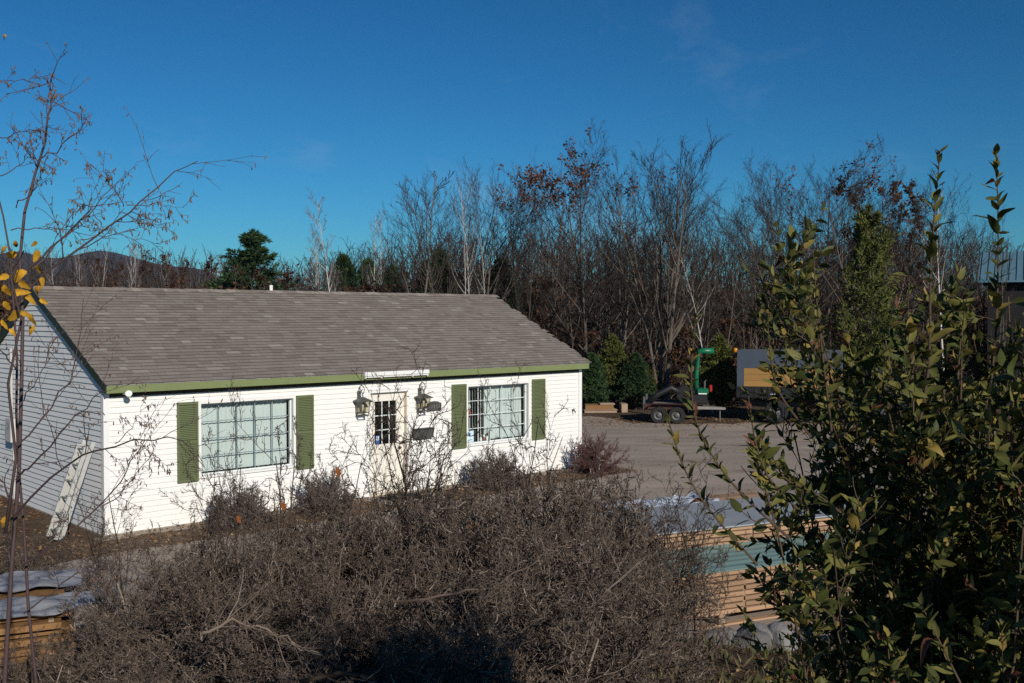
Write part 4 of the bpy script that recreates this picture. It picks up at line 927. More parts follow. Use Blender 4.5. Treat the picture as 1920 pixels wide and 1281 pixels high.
cb = MB(); pr = [(2.5, .75), (4.9, .75), (4.95, 1.35), (3.95, 1.5), (3.6, 2.15), (2.55, 2.2)]
cb.prism(pr, -.95, .95); cab = cb.build('cab', 'truck_black', tk)
MB().hexa([(2.75, -.957, 1.5), (3.75, -.957, 1.5), (3.75, -.952, 1.5), (2.75, -.952, 1.5), (2.75, -.957, 2.05), (3.5, -.957, 2.05), (3.5, -.952, 2.05), (2.75, -.952, 2.05)]).build('window', 'glass', cab)
MB().bbox(4.951, 5.02, -.9, .9, .5, .75, .02).build('bumper', 'rim', tk)
for y in (-.8, .62): MB().bbox(4.955, 5.0, y, y + .18, .95, 1.15, .02).build('headlight', 'white_plastic', tk)

# barn at the far right edge
bn = empty('barn', (xat(2040, 44), 46, 0), math.radians(-27), 'dark barn with a ribbed blue metal roof at the edge of the woods', 'barn')
MB().prism([(-3, 0), (3, 0), (3, 5.4), (-3, 5.4)], -2.4, 2.4).build('wall', 'barn_wall', bn)
for sg in (-1, 1):
    m = MB(); m.hexa([(-3.4, sg * 2.9, 5.35), (3.4, sg * 2.9, 5.35), (3.4, 0, 6.75), (-3.4, 0, 6.75), (-3.4, sg * 2.9, 5.42), (3.4, sg * 2.9, 5.42), (3.4, 0, 6.82), (-3.4, 0, 6.82)]); rf_ = m.build('roof', 'barn_roof', bn)
    for k in range(24):
        x = -3.3 + k * .287; q = MB(); q.hexa([(x, sg * 2.9, 5.421), (x + .04, sg * 2.9, 5.421), (x + .04, sg * .01, 6.821), (x, sg * .01, 6.821), (x, sg * 2.9, 5.46), (x + .04, sg * 2.9, 5.46), (x + .04, sg * .01, 6.86), (x, sg * .01, 6.86)]); q.build('roof_rib', 'barn_roof', rf_)
MB().box(-1.4, 1.4, -2.46, -2.401, 0.02, 3.4).build('door', 'truck_black', bn)

# pallet and timbers at the far edge of the lot
pt = empty('timber_pile', (xat(1128, 41.2), 41.2, 0.01), math.radians(4), 'low pile of timbers and a pallet beside the young pines', 'timber pile')
for k in range(3): MB().bbox(-.75, .55, -.45 + k * .4, -.35 + k * .4, 0, .10, .006).build('skid', 'pallet_wood', pt)
for k in range(6): MB().bbox(-.78, .58, -.5 + k * .18, -.36 + k * .18, .101, .13, .004).build('plank', 'pallet_wood', pt)
for k in range(3): MB().bbox(-.72 + .04 * k, .42, -.46 + k * .3, -.22 + k * .3, .132, .30, .01).build('timber', 'lumber_aged', pt)
MB().bbox(-.1, .5, -.3, .1, .302, .37, .01).build('timber', 'pallet_wood', pt)
MB().bbox(.75, 1.0, -.4, .2, 0, .35, .01).build('timber', 'pallet_wood', pt)

# ------------------------------------------------------------------ lumber stacks in front of the house
SAZ = math.radians(65); SRZ = math.pi / 2 - SAZ
def stack(x, y, z, L, depth, layers, bt, gap, rows, label, mat='lumber', joints=(0.5,), seed=0, base=0.13, ragged=0.02):
    r = empty('lumber_stack', (x, y, z), SRZ, label, 'lumber stack'); q = random.Random(seed)
    for k in range(4):
        xx = L * (0.05 + 0.9 * k / 3); MB().bbox(xx - .05, xx + .05, 0.02, depth - .02, 0, base - .002, .008).build('skid', 'pallet_wood' if mat == 'lumber' else mat, r)
    for k in range(3): MB().bbox(0.02, L - .02, depth * (.03 + k * .4), depth * (.03 + k * .4) + .1, -0.024, -.001, .004).build('skid_board', 'lumber', r)
    cuts = [0] + [j * L for j in joints] + [L]; bw = depth / rows; cache = {}
    zz = base
    for l in range(layers):
        for s0, s1 in zip(cuts[:-1], cuts[1:]):
            for k in range(rows):
                key = (round(s1 - s0, 2),)
                if key not in cache: cache[key] = MB().bbox(0.006, s1 - s0 - .006, 0.003, bw - .003, 0, bt, .005).mesh('board', mat)
                link('board', cache[key], r, loc=(s0 + q.uniform(-.5, .5) * ragged, k * bw + q.uniform(-1, 1) * ragged * (0.6 if k == 0 else .1), zz), rot=(0, 0, q.uniform(-.002, .002)))
        zz += bt
        if gap > 0 and l < layers - 1:
            for j in cuts[1:-1] + [L * .06, L * .94]: MB().box(j - .025, j + .025, 0.03, depth - .03, zz + .0004, zz + gap - .0004).build('sticker', 'pallet_wood', r)
        zz += gap
    return r, zz - gap
sd = Vector((math.cos(SRZ), math.sin(SRZ), 0)); sn = Vector((-sd.y, sd.x, 0))
def spos(px, D, back=0.0, along=0.0):
    p = Vector((xat(px, D), D, 0)) + sn * back + sd * along; return p
p0 = spos(1400, 12.75, 0, -2.15)
_, zt = stack(p0.x, p0.y, 0.03, 5.2, 1.15, 8, 0.052, 0.018, 4, 'long low stack of spaced tan boards nearest the stone wall, green sheets on top', joints=(0.415, 0.80), seed=1)
def corrugated(name, pos, L, W, pitch, amp, mat, label, z, sag=0.0, seed=0):
    q = np.random.default_rng(seed); nyy = int(W / pitch * 6); nxx = 14
    xs = np.linspace(0, L, nxx); ys = np.linspace(0, W, nyy)
    X, Y = np.meshgrid(xs, ys); ph = (Y / pitch) % 1.0
    Z = amp * np.where((ph > .38) & (ph < .62), 1, np.where((ph > .28) & (ph < .72), .5, 0)) + sag * np.sin(X / L * np.pi * 2 + seed) + q.normal(0, .001, X.shape)
    V = np.stack([X, Y, Z], -1).reshape(-1, 3); V2 = V - np.array([0, 0, 0.006]); ii = (np.arange(nyy - 1)[:, None] * nxx + np.arange(nxx - 1)[None]).ravel()
    Qd = np.stack([ii, ii + 1, ii + nxx + 1, ii + nxx], -1); n_ = len(V)
    e0 = np.arange(nxx - 1); edge = np.concatenate([np.stack([e0, e0 + n_, e0 + 1 + n_, e0 + 1], -1)])
    me = np_mesh(name, np.concatenate([V, V2]), np.concatenate([Qd, Qd[:, ::-1] + n_, edge]), [mat])
    o = link(name, me, None, (pos.x, pos.y, z), (0, 0, SRZ)); tag(o, label, 'metal sheet'); return o
corrugated('corrugated_sheet', p0 - sd * 0.1 + sn * -0.02, 5.3, 1.25, 0.21, 0.022, 'green_sheet', 'ribbed green metal sheets lying on the low front lumber stack', 0.03 + zt + .012, .004, 1)
p1 = spos(1400, 14.05, 0.08, -2.6)
_, zt1 = stack(p1.x, p1.y, 0.03, 5.6, 1.55, 12, 0.052, 0.016, 4, 'middle lumber stack of orange boards covered by a flat grey sheet', joints=(.5,), seed=2)
sh = MB(); sh.bbox(-0.15, 5.7, -0.05, 1.62, 0, 0.022, .006); o = sh.build('cover_sheet', 'grey_sheet', None, loc=(p1.x, p1.y, 0.03 + zt1 + .004), rot=(0, 0.0, SRZ)); tag(o, 'flat grey sheet covering the middle lumber stack', 'sheet')
p2 = spos(1330, 16.4, 0.1, -1.9)
_, zt2 = stack(p2.x, p2.y, 0.03, 3.6, 1.0, 9, 0.052, 0.016, 3, 'rear lumber stack partly wrapped in crumpled white plastic', mat='lumber', joints=(), seed=3, ragged=.12)
# crumpled plastic over the rear stack
q = np.random.default_rng(4); nxx, nyy = 40, 18
X, Y = np.meshgrid(np.linspace(.35, 2.2, nxx), np.linspace(-.10, .75, nyy))
Z = 0.03 + 0.035 * vnoise(X * 2.2, Y * 3, 2.4, 1.0) + q.normal(0, .008, X.shape) - np.clip((-Y) * 2.2, 0, .4)
Z[:, -3:] += 0.07 * q.uniform(0, 1, (nyy, 3))
V = np.stack([X, Y, Z], -1).reshape(-1, 3); ii = (np.arange(nyy - 1)[:, None] * nxx + np.arange(nxx - 1)[None]).ravel()
Qd = np.stack([ii, ii + 1, ii + nxx + 1, ii + nxx], -1)
o = link('plastic_wrap', np_mesh('plastic_wrap', np.concatenate([V, V - [0, 0, .006]]), np.concatenate([Qd, Qd[:, ::-1] + len(V)]), ['white_wrap']), None, (p2.x, p2.y, 0.03 + zt2 + .04), (0, 0, SRZ)); tag(o, 'crumpled bluish white plastic sheet over the rear lumber stack', 'plastic sheet')
# left stack
pL = Vector((-6.95, 9.05, 0)); rl0 = np.random.default_rng(12)
_, ztl = stack(pL.x, pL.y, 0.03, 2.75, 1.6, 9, 0.062, 0.022, 4, 'weathered stack of orange boards beside the young birch, silver sheets on top', mat='lumber_aged', joints=(), seed=5, ragged=.16)
for k, (yy, w_, zz, yw) in enumerate(((-.1, .55, 0.02, .02), (.95, .7, .035, -.03))):
    nyy, nxx = 18, 30; X, Y = np.meshgrid(np.linspace(-.3, 3.1 - .2 * k, nxx), np.linspace(0, w_, nyy))
    Z = 0.028 * np.abs(np.sin(Y * 19 + .3 * np.sin(X * 3))) + .03 * vnoise(X, Y * 2, 2.6, k + 3.0) + rl0.normal(0, .006, X.shape); V = np.stack([X, Y, Z], -1).reshape(-1, 3); ii = (np.arange(nyy - 1)[:, None] * nxx + np.arange(nxx - 1)[None]).ravel()
    Qd = np.stack([ii, ii + 1, ii + nxx + 1, ii + nxx], -1)
    p = pL + sn * yy
    o = link('metal_sheet', np_mesh('metal_sheet', np.concatenate([V, V - [0, 0, .006]]), np.concatenate([Qd, Qd[:, ::-1] + len(V)]), ['silver_sheet']), None, (p.x, p.y, .03 + ztl + .025 + zz), (0, 0, SRZ + yw))
    tag(o, ['crinkled silver sheet along the near edge of the weathered board stack', 'crinkled silver sheet along the house side of the weathered board stack'][k], 'metal sheet')

# ------------------------------------------------------------------ stone wall
def rock(seed, sx, sy, sz):
    bm = bmesh.new(); bmesh.ops.create_icosphere(bm, subdivisions=3, radius=1.0); q = random.Random(seed)
    ph = [q.uniform(0, 6) for _ in range(6)]
    planes = [(Vector((q.gauss(0, 1), q.gauss(0, 1), q.gauss(0, .8))).normalized(), q.uniform(.62, .86)) for _ in range(9)]
    for v in bm.verts:
        p = v.co.copy()
        for nn, dd in planes:
            e = p.dot(nn) - dd
            if e > 0: p -= nn * e * .9
        p *= 1 + .05 * math.sin(p.x * 4 + ph[0]) * math.sin(p.y * 5 + ph[1]) + .03 * math.sin(p.z * 9 + ph[2] + p.x * 6)
        v.co = Vector((p.x * sx, p.y * sy, p.z * sz))
    me = bpy.data.meshes.new('stone'); bm.to_mesh(me); bm.free(); me.materials.append(MATS['stone']); me.polygons.foreach_set('use_smooth', [True] * len(me.polygons)); return me
RK = [rock(s, *d) for s, d in enumerate(((.30, .24, .20), (.24, .22, .17), (.36, .25, .20), (.18, .17, .13), (.26, .2, .22)))]
sw = empty('stone_wall', (2.5, 11.2, 0), 0, 'low dry wall of grey fieldstones along the foot of the bank', 'stone wall')
q = random.Random(21); x = -0.9
while x < 7:
    i = q.randrange(5); w = (.30, .24, .36, .18, .26)[i]
    link('stone', RK[i], sw, (x, q.uniform(-.08, .08), q.uniform(.10, .18)), (q.uniform(-.2, .2), q.uniform(-.2, .2), q.uniform(0, 6.2)))
    if q.random() < .75: 
        i2 = q.randrange(5); link('stone', RK[i2], sw, (x + .15, -.1 + q.uniform(-.08, .08), .36 + q.uniform(-.03, .06)), (q.uniform(-.3, .3), q.uniform(-.3, .3), q.uniform(0, 6.2)))
    x += w * 1.55
for px, D, zz, i, rz, s_ in ((1352, 10.95, .30, 0, .4, 1.0), (1412, 10.8, .33, 2, 1.2, 1.0), (1468, 10.9, .34, 4, 2.2, 1.1), (1515, 11.0, .30, 1, .2, 1.0)):
    p = at(px, 1200, D); link('stone', RK[i], sw, (p.x - 2.5, D - 11.2, zz), (.1, -.1, rz), (s_, s_, s_))

# ------------------------------------------------------------------ clipped round shrubs by the house
def ball_proto(seed, R, Hh, mat, n=110):
    rng = np.random.default_rng(seed); a = rng.uniform(0, 2 * np.pi, n); e = np.arccos(rng.uniform(0.05, 1, n))
    D = np.stack([np.cos(a) * np.sin(e), np.sin(a) * np.sin(e), np.cos(e)], -1)
    base = np.stack([rng.normal(0, .07, n), rng.normal(0, .07, n), np.zeros(n)], -1)
    L = 0.86 / np.sqrt((np.sin(e) / R) ** 2 + (np.cos(e) / Hh) ** 2) * rng.uniform(.8, 1.0, n)
    lv = grow(rng, base, D, L, np.full(n, .011), [dict(n=6, w=.09, up=.05, tip=.4), dict(n=4, w=.16, up=.06, kids=9, t0=.25, ang=38, av=12, lr=.40, fall=.45, rr=.5, tip=.5),
        dict(n=3, w=.2, up=.05, kids=7, t0=.15, ang=42, av=15, lr=.48, fall=.3, rr=.62, rmin=.0032, tip=.6), dict(n=3, w=.2, up=.03, kids=4, t0=.2, ang=45, av=15, lr=.55, fall=.2, rr=.8, rmin=.0027, tip=.7)])
    st = wood_mesh('stems', lv[:1], mat, 5, rng); V, Q, Rr = tubes(lv[1:], 3, rng)
    # clipped outline
    return st, np_mesh('twigs', V, Q, [mat], Rr)
BP = [ball_proto(1, .60, .82, 'twig_ball', 64), ball_proto(2, .60, .82, 'twig_red', 46)]
for u, v, p, s, lb_ in ((2.05, -.95, 0, .98, 'clipped round leafless shrub under the closed-blind window'), (3.95, -.95, 0, 1.05, 'clipped round leafless shrub between the closed-blind window and the door'),
                       (8.35, -.95, 0, 1.05, 'clipped round grey leafless shrub under the dark-paned window'), (11.7, -1.0, 1, 1.1, 'clipped round reddish leafless shrub at the far corner of the house')):
    r = empty('round_shrub', hp(u, v, 0.01), u, lb_, 'shrub', 'clipped shrubs along the house front'); r.scale = (s * 1.28, s * 1.28, s * 1.28)
    link('stems', BP[p][0], r); tag(link('twigs', BP[p][1], r), kind='stuff')

# ------------------------------------------------------------------ foreground thicket
def thicket_proto(seed, n=8, L0=1.35, spread=(12, 55), k1=8, k2=7, k3=6, k4=3, mat='twig_near', w=.14, up=.10, rs=1.0):
    rng = np.random.default_rng(seed); a = np.arange(n) * 2 * np.pi / n + rng.normal(0, .3, n); e = np.radians(rng.uniform(*spread, n))
    D = np.stack([np.cos(a) * np.sin(e), np.sin(a) * np.sin(e), np.cos(e)], -1); base = np.stack([rng.normal(0, .12, n), rng.normal(0, .12, n), np.full(n, -.08)], -1)
    lv = grow(rng, base, D, L0 * rng.uniform(.7, 1.1, n), np.full(n, .019 * rs) * rng.uniform(.7, 1.2, n), [
        dict(n=8, w=w, up=up, tip=.35),
        dict(n=7, w=w * 1.3, up=up, kids=k1, t0=.15, ang=42, av=14, lr=.55, fall=.35, rr=.58, tip=.4),
        dict(n=5, w=w * 1.6, up=up, kids=k2, t0=.1, ang=45, av=16, lr=.45, fall=.3, rr=.64, rmin=.0052 * rs, tip=.5),
        dict(n=4, w=w * 1.9, up=up * .6, kids=k3, t0=.1, ang=48, av=18, lr=.48, fall=.3, rr=.68, rmin=.0038 * rs, tip=.6),
        dict(n=3, w=w * 2, up=0, kids=k4, t0=.15, ang=52, av=18, lr=.42, fall=.2, rr=.8, rmin=.0028 * rs, tip=.6)])
    st = wood_mesh('stems', lv[:2], mat, 6, rng); V, Q, R = tubes(lv[2:], 3, rng)
    return st, np_mesh('twigs', V, Q, [mat], R)
TP = [thicket_proto(s) for s in (101, 102, 103)]
TU = [thicket_proto(s, n=6, L0=1.5, spread=(5, 30), k1=7, k2=6, k3=4, k4=3, w=.13, up=.08, mat='twig_dark', rs=.62) for s in (111, 112)]
q = random.Random(6)
def put_thicket(p, px, D, h, label, group=None, sxy=None, rz=None):
    x = xat(px, D); r = empty('thicket_shrub', (x, D, float(gz(x, D))), q.uniform(0, 6.28) if rz is None else rz, label, 'shrub', group); s = h / 1.55
    k = sxy or 1.0; r.scale = (s * k, s * k, s); link('stems', p[0], r); tag(link('twigs', p[1], r), kind='stuff'); return r
LB = 'tangled leafless shrub in the dense foreground thicket on the bank'; GB = 'shrubs massed in the foreground thicket'
# rows from back to front: the outline of the mass (pixel column -> top), filled at five depths
EX = [120, 200, 340, 470, 620, 750, 900, 1050, 1140, 1200, 1250]; EY = [1145, 1078, 1008, 975, 958, 942, 902, 882, 895, 955, 1042]
for D, x0, x1, n_, low in ((10.3, 330, 1165, 13, 0), (9.4, 240, 1195, 14, 12), (8.4, 150, 1195, 14, 60), (7.3, 120, 1180, 13, 120), (6.3, 110, 1150, 13, 190), (5.5, 130, 1110, 11, 260)):
    for k in range(n_):
        px = x0 + (x1 - x0) * (k + q.uniform(.2, .8)) / n_; D_k = D + q.uniform(-.35, .35)
        yt = np.interp(px, EX, EY) + low + q.uniform(-12, 25); x_ = xat(px, D_k)
        h = max(.45, CAMZ - (yt - 593) / F * D_k - float(gz(x_, D_k)))
        put_thicket(q.choice(TP), px, D_k, h, LB, GB, sxy=min(1.5, max(.9, 1.25 / h)))
put_thicket(TU[0], 735, 10.6, 2.65, 'tall leafless shrub whose dark branches rise in front of the door', rz=1.0, sxy=.75)
put_thicket(TU[1], 800, 10.4, 2.65, 'tall leafless shrub whose branches cross the black letter box', rz=2.4, sxy=.7)
put_thicket(TU[1], 545, 10.5, 2.6, 'thin tall leafless shrub whose branches cross the left window', rz=.3, sxy=.7)
put_thicket(TU[0], 430, 10.2, 2.0, 'thin leafless shrub sticking up left of the clipped shrubs', rz=3.3, sxy=.6)
put_thicket(TU[0], 1010, 10.4, 2.5, 'thin leafless shrub sticking up below the last shutter', rz=4.2, sxy=.6)
put_thicket(TU[1], 1215, 10.2, 2.05, 'leafless shrub at the end of the thicket beside the lumber', rz=5.2, sxy=.85)
put_thicket(TU[0], 1270, 9.5, 1.75, 'sparse leafless shrub leaning over the lumber stack', rz=.9, sxy=.9)
put_thicket(TU[0], 190, 13.0, 1.7, 'spindly leafless shrub at the front corner of the house', rz=2.0, sxy=.8)
for px, D, h in ((35, 8.2, .75), (115, 8.0, .8), (185, 8.3, .8), (90, 7.0, .75), (10, 6.9, .7)): put_thicket(q.choice(TP), px, D, h, 'low leafless shrub growing before the weathered board stack', 'shrubs before the weathered board stack')
put_thicket(TP[0], 25, 11.8, 1.2, 'dark leafless shrub between the ladder and the weathered board stack', rz=.5)
put_thicket(TP[2], 60, 12.6, 1.0, 'low dark leafless shrub beside the weathered board stack', rz=2.0)
put_thicket(TP[1], -30, 13.4, 1.5, 'dark leafless shrub at the foot of the gable wall', rz=1.0)
# long bare branches in the thicket
qb = random.Random(31)
for pts, r0, lb_ in (([(560, 1275, 5.0), (700, 1262, 4.95), (800, 1245, 4.95), (880, 1255, 4.95), (960, 1285, 4.9)], .012, 'thick bent branch lying along the bottom of the thicket'),
                     ([(740, 1135, 6.0), (850, 1110, 6.1), (930, 1105, 6.3), (1010, 1045, 6.6), (1060, 1020, 6.8)], .009, 'bare branch slanting through the middle of the thicket'),
                     ([(1060, 1170, 5.8), (1120, 1130, 6.0), (1160, 1080, 6.3), (1200, 1040, 6.6)], .008, 'bare branch slanting up on the lumber side of the thicket'),
                     ([(380, 1190, 5.3), (430, 1160, 5.4), (520, 1190, 5.4), (600, 1230, 5.3)], .009, 'bare crooked branch low on the house-gable side of the thicket')):
    P = np.array([at(*p) for p in pts]); t = np.linspace(0, 1, len(P)); tt = np.linspace(0, 1, 16); PP = np.stack([np.interp(tt, t, P[:, i]) for i in range(3)], -1)
    PP[1:-1] = PP[1:-1] * .5 + .25 * (PP[:-2] + PP[2:]); PP += np.array([[qb.gauss(0, .010) for _ in range(3)] for _ in range(16)])
    r = empty('bare_branch', PP[0], 0, lb_, 'branch'); PP = PP - PP[0]; rg = np.random.default_rng(int(r0 * 1e4) + len(pts))
    rad = (r0 * np.linspace(1, .4, 16))[None]
    link('limb', wood_mesh('limb', [(PP[None], rad)], 'twig_near', 7, rg), r)
    P_, D_, L_, R_ = kids(rg, PP[None], rad, np.array([1.0]), dict(kids=14, t0=.05, ang=45, av=15, lr=.30, fall=.3, rr=.5))
    V, Q, R = tubes(grow(rg, P_, D_, L_, R_, [dict(n=6, w=.15, up=.06, tip=.5), dict(n=4, w=.2, kids=5, t0=.2, ang=45, av=15, lr=.45, fall=.2, rr=.7, tip=.6)]), 4, rg)
    link('twigs', np_mesh('twigs', V, Q, ['twig_near'], R), r)

# leaf objects
def leaf_mesh(seed, mat, width=1.0, val=None, curl=1.0, lobes=0.0):
    rng = np.random.default_rng(seed); n = 8; V = []; fold = rng.uniform(.15, .5); bend = rng.uniform(.06, .18) * curl; tw = rng.normal(0, .25)
    for i in range(n):
        t = i / (n - 1); w = .21 * width * (math.sin(math.pi * min(1, t * .92 + .04)) ** .8) * (1.25 - .55 * t) * (1 + lobes * math.sin(i * 2.6))
        if i in (0, n - 1): w = .006
        z = -bend * (t * 1.3) ** 2 + .04 * curl * math.sin(t * 5 + seed); a = tw * t
        for sd_ in (-1, 0, 1):
            y = sd_ * w * (1 + rng.normal(0, .06)); zz = z + abs(sd_) * w * fold * curl * .6 + rng.normal(0, .006)
            V.append((t, y * math.cos(a), zz + y * math.sin(a)))
    Fc = [(i * 3 + k, (i + 1) * 3 + k, (i + 1) * 3 + k + 1, i * 3 + k + 1) for i in range(n - 1) for k in range(2)]
    me = bpy.data.meshes.new('leaf'); me.from_pydata(V, [], Fc); me.materials.append(MATS[mat]); me.polygons.foreach_set('use_smooth', [True] * len(me.polygons))
    if val is not None: set_rnd(me, val)
    return me
def orient(X, N):
    X = Vector(X).normalized(); Y = Vector(N).cross(X).normalized(); Z = X.cross(Y)
    return Matrix(((X.x, Y.x, Z.x), (X.y, Y.y, Z.y), (X.z, Y.z, Z.z))).to_euler()

# ------------------------------------------------------------------ young birch at the left
LIMBS = [ # pixel x, y, distance polylines, base radius
    ([(8, 1290, 6.1), (24, 1000, 6.1), (33, 800, 6.0), (28, 620, 6.0), (20, 500, 6.0), (27, 374, 6.0), (60, 295, 6.0), (72, 225, 5.95), (70, 185, 5.9), (62, 140, 5.9)], 0.0136),
    ([(70, 1300, 6.3), (45, 1000, 6.2), (38, 820, 6.2), (48, 600, 6.1), (40, 450, 6.1), (15, 330, 6.1), (-10, 240, 6.0)], 0.0099),
    ([(30, 390, 6.0), (80, 350, 6.0), (105, 300, 5.9)], 0.0043), ([(72, 300, 6.0), (112, 285, 6.0), (158, 255, 6.0), (176, 228, 6.0)], 0.0043),
    ([(40, 520, 6.0), (100, 450, 5.9), (150, 395, 5.8), (195, 332, 5.8)], 0.0065), ([(60, 505, 6.1), (130, 425, 6.2), (175, 385, 6.2), (205, 352, 6.2)], 0.0058),
    ([(40, 560, 6.0), (85, 508, 5.9), (180, 427, 5.8), (240, 385, 5.7), (300, 315, 5.7), (345, 290, 5.6)], 0.0079),
    ([(238, 385, 5.7), (285, 380, 5.7), (336, 386, 5.7)], 0.0029), ([(222, 400, 5.7), (262, 416, 5.7), (312, 426, 5.7)], 0.0029), ([(150, 450, 5.8), (225, 438, 5.8), (290, 456, 5.8)], 0.0029),
    ([(190, 425, 5.8), (165, 385, 5.8), (150, 372, 5.8)], 0.0029), ([(232, 388, 5.7), (218, 335, 5.7), (195, 318, 5.7)], 0.0029), ([(20, 432, 6.0), (70, 425, 6.0), (130, 430, 6.0), (170, 440, 6.0)], 0.0036),
    ([(-10, 262, 6.0), (50, 252, 6.0), (120, 243, 6.0)], 0.0036), ([(70, 170, 5.9), (95, 200, 5.9), (105, 180, 5.9)], 0.0029), ([(-10, 150, 6.0), (35, 148, 6.0), (70, 140, 6.0)], 0.0029),
    ([(-10, 330, 6.0), (25, 300, 6.0), (10, 250, 6.0)], 0.0036),
    ([(30, 900, 6.0), (70, 865, 5.9), (125, 800, 5.8), (170, 760, 5.8), (206, 722, 5.7)], 0.0065), ([(20, 975, 6.0), (100, 890, 5.9), (165, 852, 5.8), (215, 832, 5.7), (300, 815, 5.7), (352, 804, 5.6), (400, 826, 5.6)], 0.0072),
    ([(26, 840, 6.0), (90, 770, 6.0), (140, 700, 6.0), (150, 640, 6.0), (158, 560, 6.0)], 0.0058), ([(35, 760, 6.0), (80, 690, 6.1), (110, 620, 6.1)], 0.0043),
    ([(40, 1060, 6.1), (120, 1010, 6.0), (190, 950, 6.0), (235, 880, 5.9), (262, 830, 5.9)], 0.0065), ([(190, 950, 6.0), (230, 925, 6.0), (262, 870, 5.9), (280, 850, 5.9)], 0.0036),
    ([(250, 822, 5.7), (285, 850, 5.7), (330, 870, 5.7)], 0.0029), ([(215, 832, 5.7), (250, 800, 5.7), (262, 760, 5.7)], 0.0029),
    ([(45, 1150, 6.2), (130, 1080, 6.1), (200, 1075, 6.1)], 0.0058), ([(28, 940, 6.0), (-10, 880, 6.0), (-40, 800, 6.0)], 0.0065), ([(33, 700, 6.0), (0, 640, 6.0), (-20, 560, 6.0)], 0.0050)]
br = empty('young_birch', at(8, 1290, 6.1), 0, 'young leafless birch with drooping catkins standing before the gable end', 'birch tree')
rb2 = np.random.default_rng(55); limb_poly = []
org = np.array(br.location)
for pts, r0 in LIMBS:
    P = np.array([at(*p) for p in pts]) - org
    # resample smoothly
    t = np.linspace(0, 1, len(P)); tt = np.linspace(0, 1, 12); PP = np.stack([np.interp(tt, t, P[:, i]) for i in range(3)], -1)
    PP[1:-1] = PP[1:-1] * .5 + .25 * (PP[:-2] + PP[2:]); PP[1:-1] += rb2.normal(0, .008, PP[1:-1].shape)
    PP[:, 1] += rb2.normal(0, .12) * np.linspace(0, 1, 12)
    limb_poly.append((PP[None], (r0 * np.linspace(1, .3, 12))[None]))
link('trunk', wood_mesh('trunk', limb_poly[:2], 'birch_young', 7, rb2), br)
link('limbs', wood_mesh('limbs', limb_poly[2:], 'birch_young', 5, rb2), br)
ap = np.concatenate([p for p, _ in limb_poly[2:]] + [limb_poly[0][0][:, 4:12][:, [0, 1, 2, 3, 4, 4, 5, 5, 6, 6, 7, 7]]]); ar = np.concatenate([r for _, r in limb_poly[2:]] + [np.full((1, 12), .006)]); aL = np.sum(np.linalg.norm(np.diff(ap, axis=1), axis=-1), -1)
P_, D_, L_, R_ = kids(rb2, ap, ar, np.minimum(aL, 1.1), dict(kids=8, t0=.2, ang=42, av=14, lr=.36, fall=.25, rr=.55, rmin=.0016))
tw = grow(rb2, P_, D_, L_, np.maximum(R_, .0016), [dict(n=6, w=.10, up=.02, tip=.5), dict(n=4, w=.14, up=-.02, kids=4, t0=.2, ang=42, av=14, lr=.42, fall=.2, rr=.75, rmin=.0012, tip=.6)])
V, Q, R = tubes(tw, 4, rb2); link('twigs', np_mesh('twigs', V, Q, ['birch_young'], R), br)
cp = np.concatenate([tw[0][0][:, -1], tw[0][0][:, 3], tw[1][0][:, -1], tw[1][0][:, 2]]); cp = cp[rb2.uniform(0, 1, len(cp)) < .55]
cd = nrm(rb2.normal(0, .35, cp.shape) + [0, 0, -1.0]); cl = rb2.uniform(.014, .030, len(cp))
cpo = np.stack([cp, cp + cd * cl[:, None] * .3, cp + cd * cl[:, None] * .8, cp + cd * cl[:, None]], 1); crd = np.tile(np.array([.0012, .0034, .0030, .0010]), (len(cp), 1))
V, Q, R = tubes([(cpo, crd)], 5, rb2); tag(link('catkins', np_mesh('catkins', V, Q, ['catkin'], R, smooth=True), br), kind='stuff')
# climbing yellow leaves at the left edge
yv = empty('climbing_vine', at(10, 1000, 4.9), 0, 'twining vine with a cluster of bright yellow leaves at the birch', 'vine')
yo = Vector(yv.location)
vp = [at(10, 1000, 4.9), at(30, 860, 4.9), at(15, 720, 4.9), at(40, 600, 4.85), at(20, 520, 4.85), at(45, 470, 4.85)]
MB().tube([p - yo for p in vp], [.008, .007, .006, .006, .005, .003], 6).build('stem', 'birch_young', yv, smooth=True)
YM = [leaf_mesh(200 + k, 'yellow_leaf', 1.3, None, 2.6, .08) for k in range(4)]; q2 = random.Random(15)
for px, py, s_ in ((22, 478, 34), (40, 515, 36), (68, 480, 30), (72, 508, 30), (35, 548, 36), (55, 560, 34), (14, 575, 36), (70, 545, 30), (30, 590, 34), (5, 520, 30), (60, 600, 26), (8, 610, 30), (45, 535, 28), (5, 72, 22), (8, 980, 30), (58, 620, 22), (20, 500, 22), (30, 462, 22), (60, 460, 24), (78, 530, 24), (12, 545, 30), (50, 590, 26), (25, 625, 24), (82, 566, 22), (4, 470, 24)):
    D = q2.uniform(4.75, 4.95); p = at(px, py, D); X = Vector((q2.uniform(-1, 1), q2.uniform(-.5, .3), q2.uniform(-1, -.1))); N = Vector((q2.uniform(-.3, .6), -1, q2.uniform(-.2, .7)))
    if py < 100 or py > 900: p = at(px, py, 5.9 if py < 100 else 4.9)
    o = link('leaf', q2.choice(YM), yv, p - yo - X.normalized() * .03, orient(X, N)); o.scale = [s_ / F * D * q2.uniform(.55, .85)] * 3

